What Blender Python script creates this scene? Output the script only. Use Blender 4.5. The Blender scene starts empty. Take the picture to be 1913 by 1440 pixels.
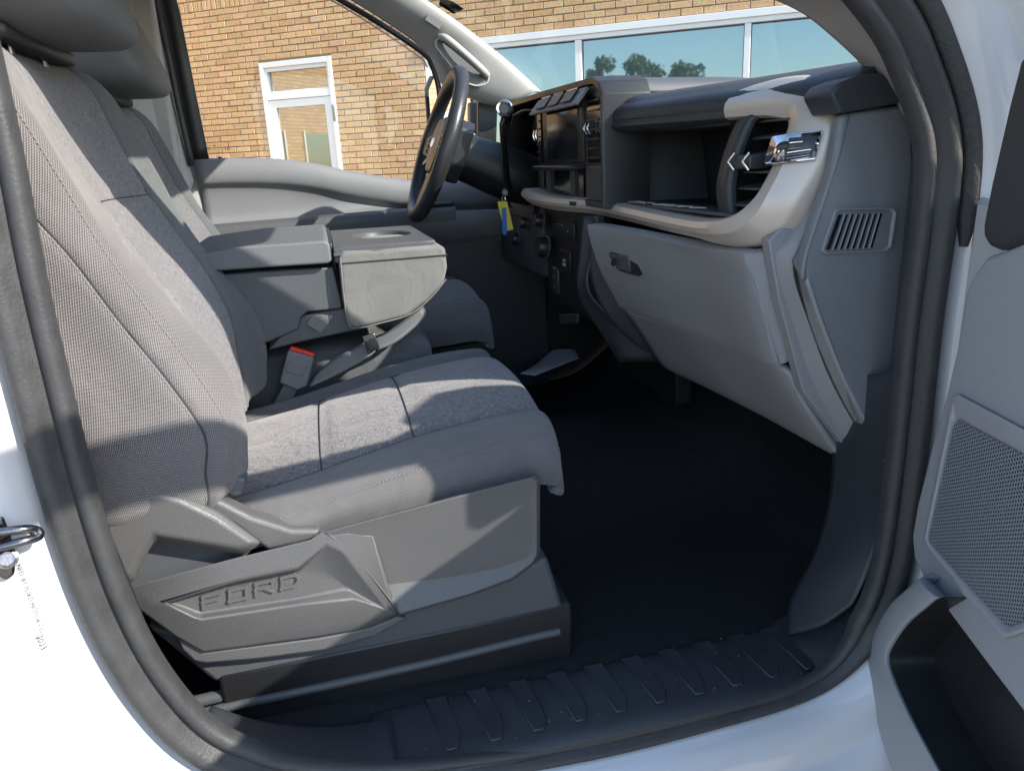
import bpy, math, random
import numpy as np
random.seed(7)
rng = np.random.default_rng(7)
S = bpy.context.scene
COL = S.collection

# ------------------------------------------------------------------ camera, sky, sun, exposure
# metres; X = truck forward, Y = across the cab (0 = passenger door opening), Z = up from the cab floor; ground is 0.86 below
CAM = np.array([-0.29, -0.80, 0.76])
F_PX, PW, PH = 1400.0, 1913, 1440
PITCH, YAW, ROLL = math.radians(16.9), math.radians(13.5), math.radians(2.73)
FW = np.array([math.sin(YAW)*math.cos(PITCH), math.cos(YAW)*math.cos(PITCH), -math.sin(PITCH)])
_r0 = np.array([math.cos(YAW), -math.sin(YAW), 0.0]); _u0 = np.cross(_r0, FW)
RT = _r0*math.cos(ROLL) - _u0*math.sin(ROLL)
UP = _u0*math.cos(ROLL) + _r0*math.sin(ROLL)
from mathutils import Matrix, Vector
cd = bpy.data.cameras.new('camera'); cam = bpy.data.objects.new('camera', cd); COL.objects.link(cam)
cd.sensor_width = 36.0; cd.sensor_fit = 'HORIZONTAL'; cd.lens = 36.0*F_PX/PW
cd.clip_start = 0.02; cd.clip_end = 800
M = Matrix(((RT[0], UP[0], -FW[0], CAM[0]), (RT[1], UP[1], -FW[1], CAM[1]), (RT[2], UP[2], -FW[2], CAM[2]), (0, 0, 0, 1)))
cam.matrix_world = M
S.camera = cam

SUN_AZ, SUN_EL = math.radians(49.5), math.radians(32.5)      # azimuth from -Y towards +X
SD = np.array([math.sin(SUN_AZ)*math.cos(SUN_EL), -math.cos(SUN_AZ)*math.cos(SUN_EL), math.sin(SUN_EL)])   # towards the sun
w = bpy.data.worlds.new('World'); S.world = w; w.use_nodes = True
nt = w.node_tree; nt.nodes.clear()
sky = nt.nodes.new('ShaderNodeTexSky'); sky.sky_type = 'NISHITA'; sky.sun_disc = False
sky.sun_elevation = SUN_EL; sky.sun_rotation = math.atan2(SD[0], SD[1])
sky.air_density = 1.0; sky.dust_density = 0.6; sky.ozone_density = 1.2
bg = nt.nodes.new('ShaderNodeBackground'); bg.inputs[1].default_value = 0.15
out = nt.nodes.new('ShaderNodeOutputWorld')
nt.links.new(sky.outputs[0], bg.inputs[0]); nt.links.new(bg.outputs[0], out.inputs[0])
sl = bpy.data.lights.new('sun', 'SUN'); sl.energy = 3.0; sl.angle = math.radians(0.53); sl.color = (1.0, 0.925, 0.84)
so = bpy.data.objects.new('sun', sl); COL.objects.link(so)
so.rotation_euler = Vector(SD).to_track_quat('Z', 'Y').to_euler()
S.view_settings.view_transform = 'Standard'; S.view_settings.look = 'None'
S.view_settings.exposure = 1.68; S.view_settings.gamma = 1.0
S.cycles.max_bounces = 6; S.cycles.diffuse_bounces = 3; S.cycles.glossy_bounces = 4
S.cycles.transparent_max_bounces = 12; S.cycles.transmission_bounces = 6
S.cycles.sample_clamp_indirect = 6.0
S.cycles.use_denoising = True; S.cycles.caustics_reflective = False; S.cycles.caustics_refractive = False

# ------------------------------------------------------------------ helpers
def ray(x, y): return FW + RT*(x - PW/2)/F_PX - UP*(y - PH/2)/F_PX
def at(x, y, X=None, Y=None, Z=None):
    """a photograph point on a known truck plane"""
    d = ray(x, y)
    i, v = (0, X) if X is not None else (1, Y) if Y is not None else (2, Z)
    return CAM + d*((v - CAM[i])/d[i])
def atp(x, y, p0, n):
    d = ray(x, y); return CAM + d*(np.dot(p0 - CAM, n)/np.dot(d, n))
def A(*p): return np.array(p, float)

def mesh(name, verts, faces, mat, parent=None, smooth=True, bevel=0, seg=2, uv=None, angle=38, kind=None):
    me = bpy.data.meshes.new(name)
    me.from_pydata([tuple(map(float, v)) for v in verts], [], [tuple(map(int, f)) for f in faces])
    if uv is not None:
        ul = me.uv_layers.new(name='UVMap'); flat = []
        for p in me.polygons:
            for li, vi in zip(p.loop_indices, p.vertices):
                ul.data[li].uv = uv[vi]
    me.update()
    if smooth:
        me.shade_smooth(); me.set_sharp_from_angle(angle=math.radians(angle))
    o = bpy.data.objects.new(name, me); COL.objects.link(o)
    if mat is not None: me.materials.append(mat)
    if parent is not None: o.parent = parent
    if bevel:
        b = o.modifiers.new('b', 'BEVEL'); b.width = bevel; b.segments = seg; b.limit_method = 'ANGLE'; b.angle_limit = math.radians(28)
        b.harden_normals = False
    if kind: o['kind'] = kind
    return o

def empty(name, loc=(0, 0, 0), parent=None):
    o = bpy.data.objects.new(name, None); COL.objects.link(o); o.empty_display_size = .05
    if parent is None: o.location = loc
    else: o.parent = parent
    return o
def tag(o, label, cat, group=None, kind=None):
    o['label'] = label; o['category'] = cat
    if group: o['group'] = group
    if kind: o['kind'] = kind
    return o

def crom(P, k, closed=False):
    """Catmull-Rom through control rows P (n, ...) -> dense rows"""
    P = np.asarray(P, float); n = len(P); out = []
    segs = n if closed else n - 1
    for i in range(segs):
        if closed: a, b, c, d = P[(i-1) % n], P[i], P[(i+1) % n], P[(i+2) % n]
        else:
            b, c = P[i], P[i+1]
            a = P[i-1] if i > 0 else 2*b - c
            d = P[i+2] if i+2 < n else 2*c - b
        for j in range(k):
            t = j/k
            out.append(.5*((2*b) + (c-a)*t + (2*a-5*b+4*c-d)*t*t + (-a+3*b-3*c+d)*t**3))
    if not closed: out.append(P[-1])
    return np.array(out)

def gridfaces(nv, nu, cu=False, cv=False, flip=False):
    f = []
    for i in range(nv if cv else nv-1):
        for j in range(nu if cu else nu-1):
            a, b = i*nu + j, i*nu + (j+1) % nu
            c, d = ((i+1) % nv)*nu + (j+1) % nu, ((i+1) % nv)*nu + j
            f.append((a, d, c, b) if flip else (a, b, c, d))
    return f
def griduv(G):
    nv, nu = G.shape[:2]
    du = np.zeros((nv, nu)); dv = np.zeros((nv, nu))
    du[:, 1:] = np.cumsum(np.linalg.norm(np.diff(G, axis=1), axis=2), axis=1)
    dv[1:, :] = np.cumsum(np.linalg.norm(np.diff(G, axis=0), axis=2), axis=0)
    du -= du[:, nu//2:nu//2+1]
    mid = dv.mean(axis=1, keepdims=True) + 0*dv
    return np.stack([du, mid], -1).reshape(-1, 2)
def gridmesh(name, G, mat, parent=None, cu=False, cv=False, flip=False, thick=0, angle=50, caps=False, bevel=0):
    nv, nu = G.shape[:2]
    F = gridfaces(nv, nu, cu, cv, flip)
    if caps:
        F.append(tuple(range(nu)) if flip else tuple(reversed(range(nu)))); b = (nv-1)*nu
        F.append(tuple(reversed(range(b, b+nu))) if flip else tuple(range(b, b+nu)))
    o = mesh(name, G.reshape(-1, 3), F, mat, parent, uv=griduv(G), angle=angle)
    if thick:
        m = o.modifiers.new('s', 'SOLIDIFY'); m.thickness = thick; m.offset = -1
    if bevel:
        b = o.modifiers.new('b', 'BEVEL'); b.width = bevel; b.segments = 2; b.limit_method = 'ANGLE'; b.angle_limit = math.radians(40)
    return o
def dense(ctrl, ku, kv, cu=False, cv=False):
    G = crom(np.asarray(ctrl, float), kv, cv)
    return np.swapaxes(crom(np.swapaxes(G, 0, 1), ku, cu), 0, 1)
def patch(name, ctrl, mat, parent=None, ku=6, kv=6, cu=False, cv=False, flip=False, thick=0, caps=False, angle=50):
    return gridmesh(name, dense(ctrl, ku, kv, cu, cv), mat, parent, cu, cv, flip, thick, angle, caps)

def prism(name, pts, ext, mat, parent=None, bevel=.003, seg=2, smooth=True):
    """polygon of 3-D points pushed along ext"""
    pts = [np.asarray(p, float) for p in pts]; ext = np.asarray(ext, float); n = len(pts)
    nrm = sum(np.cross(pts[i]-pts[0], pts[(i+1) % n]-pts[0]) for i in range(1, n-1))
    if np.dot(nrm, ext) > 0: pts = pts[::-1]
    V = pts + [p + ext for p in pts]
    Fs = [tuple(range(n)), tuple(reversed(range(n, 2*n)))]
    Fs += [(i, n+i, n+(i+1) % n, (i+1) % n) for i in range(n)]
    Fs = [tuple(reversed(f)) for f in Fs[2:]] + Fs[:2]
    o = mesh(name, V, Fs, mat, parent, smooth, bevel, seg, uv=[(p[0]+p[1], p[2]+.2*p[1]) for p in V])
    me = o.data
    import bmesh
    bm = bmesh.new(); bm.from_mesh(me); bmesh.ops.recalc_face_normals(bm, faces=bm.faces); bm.to_mesh(me); bm.free()
    return o
def box(name, lo, hi, mat, parent=None, bevel=.003, seg=2):
    (x0, y0, z0), (x1, y1, z1) = lo, hi
    return prism(name, [A(x0, y0, z0), A(x1, y0, z0), A(x1, y1, z0), A(x0, y1, z0)], (0, 0, z1-z0), mat, parent, bevel, seg)
def obox(name, c, ax, ay, az, mat, parent=None, bevel=.002, seg=2):
    """box about c with half-axis vectors"""
    c, ax, ay, az = map(lambda v: np.asarray(v, float), (c, ax, ay, az))
    return prism(name, [c-ax-ay-az, c+ax-ay-az, c+ax+ay-az, c-ax+ay-az], 2*az, mat, parent, bevel, seg)
def tubegrid(path, r, n=10, closed=False):
    path = np.asarray(path, float); m = len(path)
    r = np.full(m, r) if np.isscalar(r) else np.asarray(r, float)
    T = np.gradient(path, axis=0)
    if closed: T = np.roll(path, -1, 0) - np.roll(path, 1, 0)
    T /= np.linalg.norm(T, axis=1)[:, None] + 1e-12
    up = A(0, 0, 1) if abs(T[0][2]) < .9 else A(1, 0, 0)
    N = np.cross(T[0], up); N /= np.linalg.norm(N); G = []
    for i in range(m):
        N = N - T[i]*np.dot(N, T[i]); N /= np.linalg.norm(N); B = np.cross(T[i], N)
        G.append([path[i] + r[i]*(math.cos(a)*N + math.sin(a)*B) for a in np.linspace(0, 2*math.pi, n, endpoint=False)])
    return np.array(G)
def tube(name, path, r, mat, parent=None, n=10, k=0, closed=False):
    if k:
        if not np.isscalar(r): r = crom(np.asarray(r, float)[:, None], k, closed)[:, 0]
        path = crom(path, k, closed)
    G = tubegrid(path, r, n, closed)
    return gridmesh(name, G, mat, parent, cu=True, cv=closed, caps=not closed, angle=60)
def stitches(name, path, mat, parent, step=.006, ln=.0038, r=.0007, off=None):
    """a row of thread stitches along a seam, one joined mesh"""
    P = np.asarray(path, float); L = np.r_[0, np.cumsum(np.linalg.norm(np.diff(P, axis=0), axis=1))]
    V, Fs = [], []
    s = 0
    while s + ln < L[-1]:
        a = A(*[np.interp(s, L, P[:, i]) for i in range(3)]); b = A(*[np.interp(s+ln, L, P[:, i]) for i in range(3)])
        G = tubegrid([a, (a+b)/2, b], [r*.6, r*1.25, r*.6], 5)
        o = len(V); V += list(G.reshape(-1, 3)); Fs += [tuple(o+i for i in f) for f in gridfaces(3, 5, cu=True)]
        s += step
    return mesh(name, V, Fs, mat, parent, kind='stuff')
def lathe(name, prof, c, axis, mat, parent=None, n=28):
    """prof: (radius, height) along axis from c"""
    axis = np.asarray(axis, float); axis /= np.linalg.norm(axis)
    u = np.cross(axis, A(0, 0, 1) if abs(axis[2]) < .9 else A(1, 0, 0)); u /= np.linalg.norm(u); v = np.cross(axis, u)
    G = np.array([[c + axis*h + r*(math.cos(a)*u + math.sin(a)*v) for a in np.linspace(0, 2*math.pi, n, endpoint=False)] for r, h in prof])
    return gridmesh(name, G, mat, parent, cu=True, caps=True, angle=35)
def rbox(name, lo, hi, mat, parent=None, r=.03, p=3.2, n=28, m=18, warp=None):
    """soft padded block: a superellipsoid"""
    lo, hi = A(*lo), A(*hi); c, h = (lo+hi)/2, (hi-lo)/2; G = []
    sg = lambda t, e: np.sign(t)*abs(t)**e
    e = 2/p
    for i in range(m+1):
        ph = -math.pi/2 + math.pi*i/m; row = []
        for j in range(n):
            th = 2*math.pi*j/n
            q = A(sg(math.cos(ph), e)*sg(math.cos(th), e), sg(math.cos(ph), e)*sg(math.sin(th), e), sg(math.sin(ph), e))
            q = c + q*h
            row.append(warp(q) if warp else q)
        G.append(row)
    return gridmesh(name, np.array(G), mat, parent, cu=True, angle=70)
def text(name, s, c, ux, uy, size, mat, parent=None, extrude=.0006, align='CENTER', shear=0, bold=0, sx=1.):
    cu = bpy.data.curves.new(name, 'FONT'); cu.body = s; cu.size = size; cu.extrude = extrude; cu.align_x = align; cu.align_y = 'CENTER'; cu.shear = shear
    cu.offset = bold
    tmp = bpy.data.objects.new(name, cu); COL.objects.link(tmp)
    me = bpy.data.meshes.new_from_object(tmp); bpy.data.objects.remove(tmp); me.materials.clear(); me.materials.append(mat)
    o = bpy.data.objects.new(name, me); COL.objects.link(o); o['kind'] = 'stuff'
    if parent is not None: o.parent = parent
    ux = np.asarray(ux, float)/np.linalg.norm(ux); uz = np.cross(ux, uy); uz /= np.linalg.norm(uz); uy = np.cross(uz, ux)
    ux = ux*sx
    o.matrix_local = Matrix(((ux[0], uy[0], uz[0], c[0]), (ux[1], uy[1], uz[1], c[1]), (ux[2], uy[2], uz[2], c[2]), (0, 0, 0, 1)))
    return o

# ------------------------------------------------------------------ materials
def mat(name, col, rough=.5, metal=0., spec=.5, coat=0., coat_r=.05, grain=None, mottle=0., mscale=6., sheen=0.):
    """grain = (scale per metre, bump distance m, kind)"""
    m = bpy.data.materials.new(name); m.use_nodes = True; n = m.node_tree; L = n.links
    b = n.nodes['Principled BSDF']
    b.inputs['Base Color'].default_value = (*col, 1); b.inputs['Roughness'].default_value = rough
    b.inputs['Metallic'].default_value = metal; b.inputs['Specular IOR Level'].default_value = spec
    b.inputs['Coat Weight'].default_value = coat; b.inputs['Coat Roughness'].default_value = coat_r
    b.inputs['Sheen Weight'].default_value = sheen
    tc = n.nodes.new('ShaderNodeTexCoord')
    if mottle:
        t = n.nodes.new('ShaderNodeTexNoise'); t.inputs['Scale'].default_value = mscale; t.inputs['Detail'].default_value = 5
        L.new(tc.outputs['Object'], t.inputs['Vector'])
        mx = n.nodes.new('ShaderNodeMix'); mx.data_type = 'RGBA'
        mx.inputs['A'].default_value = (*[c*(1-mottle) for c in col], 1); mx.inputs['B'].default_value = (*[min(1, c*(1+mottle)) for c in col], 1)
        L.new(t.outputs['Fac'], mx.inputs['Factor']); L.new(mx.outputs['Result'], b.inputs['Base Color'])
        mr = n.nodes.new('ShaderNodeMapRange'); mr.inputs['From Min'].default_value = .3; mr.inputs['From Max'].default_value = .7
        mr.inputs['To Min'].default_value = max(.02, rough-.07); mr.inputs['To Max'].default_value = min(1, rough+.09)
        L.new(t.outputs['Fac'], mr.inputs['Value']); L.new(mr.outputs['Result'], b.inputs['Roughness'])
    if grain:
        sc, dist, kind = grain
        if kind == 'v':
            g = n.nodes.new('ShaderNodeTexVoronoi'); g.feature = 'SMOOTH_F1'; g.inputs['Scale'].default_value = sc; o = g.outputs['Distance']
        else:
            g = n.nodes.new('ShaderNodeTexNoise'); g.inputs['Scale'].default_value = sc; g.inputs['Detail'].default_value = 3; o = g.outputs['Fac']
        L.new(tc.outputs['Object'], g.inputs['Vector'])
        bp = n.nodes.new('ShaderNodeBump'); bp.inputs['Distance'].default_value = dist; bp.inputs['Strength'].default_value = 1
        L.new(o, bp.inputs['Height']); L.new(bp.outputs['Normal'], b.inputs['Normal'])
    return m

def fabric(name, dark, light, cell, melange=False, rough=.9):
    """woven cloth in metre UVs: offset thread cells, or a heathered melange"""
    m = bpy.data.materials.new(name); m.use_nodes = True; n = m.node_tree; L = n.links; b = n.nodes['Principled BSDF']
    b.inputs['Roughness'].default_value = rough; b.inputs['Specular IOR Level'].default_value = .25; b.inputs['Sheen Weight'].default_value = .25
    uv = n.nodes.new('ShaderNodeTexCoord')
    def math_(op, a, c=None):
        k = n.nodes.new('ShaderNodeMath'); k.operation = op
        for i, v in enumerate((a, c)):
            if v is None: continue
            if isinstance(v, (int, float)): k.inputs[i].default_value = v
            else: L.new(v, k.inputs[i])
        return k.outputs[0]
    if not melange:
        sp = n.nodes.new('ShaderNodeSeparateXYZ'); L.new(uv.outputs['UV'], sp.inputs[0])
        k = math.pi/cell
        a = math_('SINE', math_('MULTIPLY', math_('ADD', sp.outputs[0], math_('MULTIPLY', sp.outputs[1], .5)), k*2))
        c = math_('SINE', math_('MULTIPLY', math_('SUBTRACT', sp.outputs[1], math_('MULTIPLY', sp.outputs[0], .35)), k*2*1.25))
        h = math_('MULTIPLY', math_('ADD', math_('MULTIPLY', a, c), 1), .5)
    else:
        mp = n.nodes.new('ShaderNodeMapping'); mp.inputs['Scale'].default_value = (1/.0016, 1/.009, 1); L.new(uv.outputs['UV'], mp.inputs[0])
        t1 = n.nodes.new('ShaderNodeTexNoise'); t1.inputs['Scale'].default_value = 1; t1.inputs['Detail'].default_value = 2; L.new(mp.outputs[0], t1.inputs['Vector'])
        mp2 = n.nodes.new('ShaderNodeMapping'); mp2.inputs['Scale'].default_value = (1/.012, 1/.0018, 1); L.new(uv.outputs['UV'], mp2.inputs[0])
        t2 = n.nodes.new('ShaderNodeTexNoise'); t2.inputs['Scale'].default_value = 1; t2.inputs['Detail'].default_value = 2; L.new(mp2.outputs[0], t2.inputs['Vector'])
        h = math_('SUBTRACT', math_('MULTIPLY', math_('ADD', math_('MULTIPLY', t1.outputs['Fac'], 1.25), math_('MULTIPLY', t2.outputs['Fac'], .75)), 1.7), 1.2)
    nz = n.nodes.new('ShaderNodeTexNoise'); nz.inputs['Scale'].default_value = 9; nz.inputs['Detail'].default_value = 4; L.new(uv.outputs['Object'], nz.inputs['Vector'])
    h2 = math_('ADD', h, math_('MULTIPLY', math_('SUBTRACT', nz.outputs['Fac'], .5), .35))
    mx = n.nodes.new('ShaderNodeMix'); mx.data_type = 'RGBA'; mx.inputs['A'].default_value = (*dark, 1); mx.inputs['B'].default_value = (*light, 1)
    L.new(h2, mx.inputs['Factor']); L.new(mx.outputs['Result'], b.inputs['Base Color'])
    wr = n.nodes.new('ShaderNodeTexNoise'); wr.inputs['Scale'].default_value = 16; wr.inputs['Detail'].default_value = 3; wr.inputs['Distortion'].default_value = .6; L.new(uv.outputs['Object'], wr.inputs['Vector'])
    b0 = n.nodes.new('ShaderNodeBump'); b0.inputs['Distance'].default_value = .006; L.new(wr.outputs['Fac'], b0.inputs['Height'])
    bp = n.nodes.new('ShaderNodeBump'); bp.inputs['Distance'].default_value = cell*.25 if not melange else .0005; L.new(h, bp.inputs['Height']); L.new(b0.outputs['Normal'], bp.inputs['Normal']); L.new(bp.outputs['Normal'], b.inputs['Normal'])
    return m

def thin_glass(name, tint, refl=1.0, ior=1.5):
    m = bpy.data.materials.new(name); m.use_nodes = True; n = m.node_tree; L = n.links; n.nodes.remove(n.nodes['Principled BSDF'])
    t = n.nodes.new('ShaderNodeBsdfTransparent'); t.inputs[0].default_value = (*tint, 1)
    g = n.nodes.new('ShaderNodeBsdfGlossy'); g.inputs['Roughness'].default_value = 0.01
    lw = n.nodes.new('ShaderNodeLayerWeight'); lw.inputs['Blend'].default_value = .5
    p5 = n.nodes.new('ShaderNodeMath'); p5.operation = 'POWER'; p5.inputs[1].default_value = 5; L.new(lw.outputs['Facing'], p5.inputs[0])
    f = n.nodes.new('ShaderNodeMath'); f.operation = 'MULTIPLY_ADD'; f.inputs[1].default_value = .9*refl; f.inputs[2].default_value = .06*refl; L.new(p5.outputs[0], f.inputs[0])
    x = n.nodes.new('ShaderNodeMixShader'); L.new(f.outputs[0], x.inputs[0]); L.new(t.outputs[0], x.inputs[1]); L.new(g.outputs[0], x.inputs[2])
    L.new(x.outputs[0], n.nodes['Material Output'].inputs[0]); return m

MT = {}
MT['paint'] = mat('white_paint', (.60, .60, .605), .25, coat=.9, coat_r=.03, grain=(900, .00004, 'n'))
MT['rubber'] = mat('seal_rubber', (.040, .040, .041), .5, spec=.45, grain=(260, .0005, 'n'), mottle=.3, mscale=40)
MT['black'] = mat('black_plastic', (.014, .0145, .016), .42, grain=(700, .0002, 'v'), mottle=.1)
MT['gloss'] = mat('gloss_black', (.008, .008, .009), .12)
MT['dark'] = mat('dark_grey_plastic', (.036, .040, .046), .46, grain=(620, .0003, 'v'), mottle=.1)
MT['char'] = mat('charcoal_plastic', (.075, .079, .086), .47, grain=(560, .0004, 'v'), mottle=.08)
MT['grey'] = mat('mid_grey_plastic', (.265, .262, .268), .5, grain=(560, .00035, 'v'), mottle=.05)
MT['doorgrey'] = mat('door_grey_plastic', (.32, .328, .35), .5, grain=(520, .00035, 'v'), mottle=.05)
MT['lining'] = mat('pale_lining', (.42, .41, .39), .75, grain=(500, .0003, 'n'), mottle=.05)
MT['silver'] = mat('satin_silver', (.60, .52, .445), .36, metal=.25, grain=(1500, .00005, 'n'))
MT['chrome'] = mat('chrome', (.75, .76, .78), .09, metal=1)
MT['steel'] = mat('worn_steel', (.20, .195, .20), .25, metal=1, grain=(300, .0003, 'n'))
MT['carpet'] = mat('black_carpet', (.021, .0212, .0225), .97, spec=.15, grain=(420, .0022, 'n'), mottle=.35, mscale=60)
MT['sillp'] = mat('sill_plastic', (.030, .033, .039), .48, grain=(380, .0003, 'n'), mottle=.25, mscale=18)
MT['cloth'] = fabric('bolster_weave', (.012, .012, .013), (.265, .250, .246), .0036)
MT['insert'] = fabric('heather_insert', (.060, .061, .067), (.245, .232, .228), .004, melange=True)
MT['cloth2'] = fabric('plain_weave_inboard', (.050, .054, .058), (.150, .156, .160), .0034)
MT['cloth3'] = fabric('console_weave', (.08, .08, .076), (.31, .31, .29), .0034)
MT['vinyl'] = mat('grey_vinyl', (.135, .140, .146), .6, grain=(420, .0003, 'v'))
MT['thread'] = mat('thread', (.20, .185, .165), .8)
MT['seam'] = mat('seam_shadow_cord', (.045, .045, .05), .9)
MT['glass'] = thin_glass('side_glass', (.95, .965, .96), refl=.35)
MT['wglass'] = thin_glass('windscreen_glass', (.87, .90, .89), refl=.7)
MT['red'] = mat('red_button', (.62, .03, .012), .35)
MT['yellow'] = mat('yellow_tag', (.70, .56, .03), .5)
MT['blue'] = mat('blue_tag', (.03, .16, .50), .45)
MT['paper'] = mat('paper', (.62, .64, .70), .7)
MT['ink'] = mat('print_ink', (.03, .03, .035), .6)
MT['white'] = mat('white_print', (.75, .75, .75), .5)
MT['belt'] = mat('seat_belt_web', (.028, .028, .03), .7, grain=(900, .0006, 'v'))
MT['beltg'] = mat('grey_belt_web', (.17, .165, .16), .75, grain=(900, .0006, 'v'), mottle=.3, mscale=300)
MT['mirror'] = mat('mirror_glass', (.85, .86, .86), .015, metal=1)
MT['bezel'] = mat('bezel_black', (.020, .0205, .022), .38, grain=(800, .00012, 'v'))
MT['bezelg'] = mat('bezel_grey_satin', (.055, .054, .053), .33, grain=(900, .0001, 'v'))

GLYPH = {  # strokes on a 0..1 cell: (x0, y0, x1, y1) centre lines of flat bars
 'F': [(0, 0, 0, 1), (0, 1, 1, 1), (0, .5, .8, .5)], 'O': [(0, 0, 0, 1), (0, 1, 1, 1), (1, 1, 1, 0), (1, 0, 0, 0)],
 'R': [(0, 0, 0, 1), (0, 1, 1, 1), (1, 1, 1, .5), (1, .5, 0, .5), (.45, .5, 1, 0)], 'D': [(0, 0, 0, 1), (0, 1, .75, 1), (.75, 1, 1, .7), (1, .7, 1, .3), (1, .3, .75, 0), (.75, 0, 0, 0)],
 'S': [(1, 1, 0, 1), (0, 1, 0, .5), (0, .5, 1, .5), (1, .5, 1, 0), (1, 0, 0, 0)], 'U': [(0, 1, 0, 0), (0, 0, 1, 0), (1, 0, 1, 1)],
 'P': [(0, 0, 0, 1), (0, 1, 1, 1), (1, 1, 1, .5), (1, .5, 0, .5)], 'E': [(0, 0, 0, 1), (0, 1, 1, 1), (0, .5, .8, .5), (0, 0, 1, 0)],
 'T': [(0, 1, 1, 1), (.5, 1, .5, 0)], 'Y': [(0, 1, .5, .5), (1, 1, .5, .5), (.5, .5, .5, 0)]}
def block_letters(name, word, p0, ux, uy, total, h, stroke, depth, mat, parent, slant=.18, gap=.28):
    """moulded block capitals from p0 (lower left) along ux"""
    ux = np.asarray(ux, float)/np.linalg.norm(ux); nz = np.cross(ux, uy); nz /= np.linalg.norm(nz); uy = np.cross(nz, ux)
    n_ = sum(.55 if c == ' ' else 1 for c in word); cw = total/(n_ + gap*(len(word)-1)); x = 0; V, Fs = [], []
    for c in word:
        if c == ' ': x += cw*(.55+gap); continue
        for (a, b, e, f) in GLYPH[c]:
            q0 = A(x + a*(cw-stroke) + stroke/2 + slant*b*h, stroke/2 + b*(h-stroke)); q1 = A(x + e*(cw-stroke) + stroke/2 + slant*f*h, stroke/2 + f*(h-stroke))
            d = (q1-q0)/np.linalg.norm(q1-q0); m = A(-d[1], d[0])*stroke/2; q0 = q0 - d*stroke/2; q1 = q1 + d*stroke/2
            k = len(V); dz_ = depth*(1 + .06*(k//8 % 7))
            for z, sh in ((0., 1.), (dz_, .72)):
                for q in (q0+m*sh, q0-m*sh, q1-m*sh, q1+m*sh): V.append(p0 + ux*q[0] + uy*q[1] + nz*z)
            Fs += [(k+4, k+5, k+6, k+7), (k, k+1, k+5, k+4), (k+1, k+2, k+6, k+5), (k+2, k+3, k+7, k+6), (k+3, k, k+4, k+7)]
        x += cw*(1+gap)
    return mesh(name, V, Fs, mat, parent, smooth=False, kind='stuff')
# ------------------------------------------------------------------ ground, building, trees
GZ = -0.86
MT['asphalt'] = mat('asphalt', (.235, .212, .185), .9, grain=(60, .004, 'n'), mottle=.3, mscale=1.2)
g = mesh('ground', [(-220, -220, GZ), (220, -220, GZ), (220, 220, GZ), (-220, 220, GZ)], [(0, 1, 2, 3)], MT['asphalt'], smooth=False)
g['kind'] = 'structure'

_a = math.radians(34.0); WE = A(math.cos(_a), -math.sin(_a), 0); WN = A(math.sin(_a), math.cos(_a), 0)      # along the wall, and away through it
WD = float(WN @ CAM) + 8.09
def W(wv, z, out=0.): return WE*wv + WN*(WD - out) + A(0, 0, z)

def brick_mat(name, tex):
    m = bpy.data.materials.new(name); m.use_nodes = True; n = m.node_tree; L = n.links; b = n.nodes['Principled BSDF']
    b.inputs['Roughness'].default_value = .92; b.inputs['Specular IOR Level'].default_value = .2
    oi = n.nodes.new('ShaderNodeObjectInfo'); ge = n.nodes.new('ShaderNodeNewGeometry')
    ad = n.nodes.new('ShaderNodeMath'); ad.operation = 'ADD'; L.new(oi.outputs['Random'], ad.inputs[0]); L.new(ge.outputs['Random Per Island'], ad.inputs[1])
    fr = n.nodes.new('ShaderNodeMath'); fr.operation = 'FRACT'; L.new(ad.outputs[0], fr.inputs[0])
    cr = n.nodes.new('ShaderNodeValToRGB'); L.new(fr.outputs[0], cr.inputs[0])
    e = cr.color_ramp.elements; e[0].position = 0; e[0].color = (.58, .385, .215, 1); e[1].position = 1; e[1].color = (.68, .48, .29, 1)
    for p, c in ((.25, (.66, .455, .27, 1)), (.5, (.54, .35, .19, 1)), (.62, (.70, .46, .27, 1)), (.85, (.61, .41, .235, 1))):
        k = cr.color_ramp.elements.new(p); k.color = c
    tc = n.nodes.new('ShaderNodeTexCoord'); nz = n.nodes.new('ShaderNodeTexNoise'); nz.inputs['Scale'].default_value = 38; nz.inputs['Detail'].default_value = 6
    L.new(ge.outputs['Position'], nz.inputs['Vector'])
    mx = n.nodes.new('ShaderNodeMix'); mx.data_type = 'RGBA'; mx.blend_type = 'OVERLAY'; mx.inputs['Factor'].default_value = .45
    L.new(cr.outputs[0], mx.inputs['A']); L.new(nz.outputs['Color'], mx.inputs['B'])
    hs = n.nodes.new('ShaderNodeHueSaturation'); hs.inputs['Saturation'].default_value = 1.08; hs.inputs['Value'].default_value = .95; L.new(mx.outputs['Result'], hs.inputs['Color'])
    L.new(hs.outputs[0], b.inputs['Base Color'])
    bp = n.nodes.new('ShaderNodeBump'); bp.inputs['Distance'].default_value = .003; L.new(nz.outputs['Fac'], bp.inputs['Height']); L.new(bp.outputs[0], b.inputs['Normal'])
    return m
MT['brick'] = brick_mat('tan_brick', False)
MT['mortar'] = mat('mortar', (.25, .18, .12), .95, mottle=.2, mscale=20)
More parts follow.
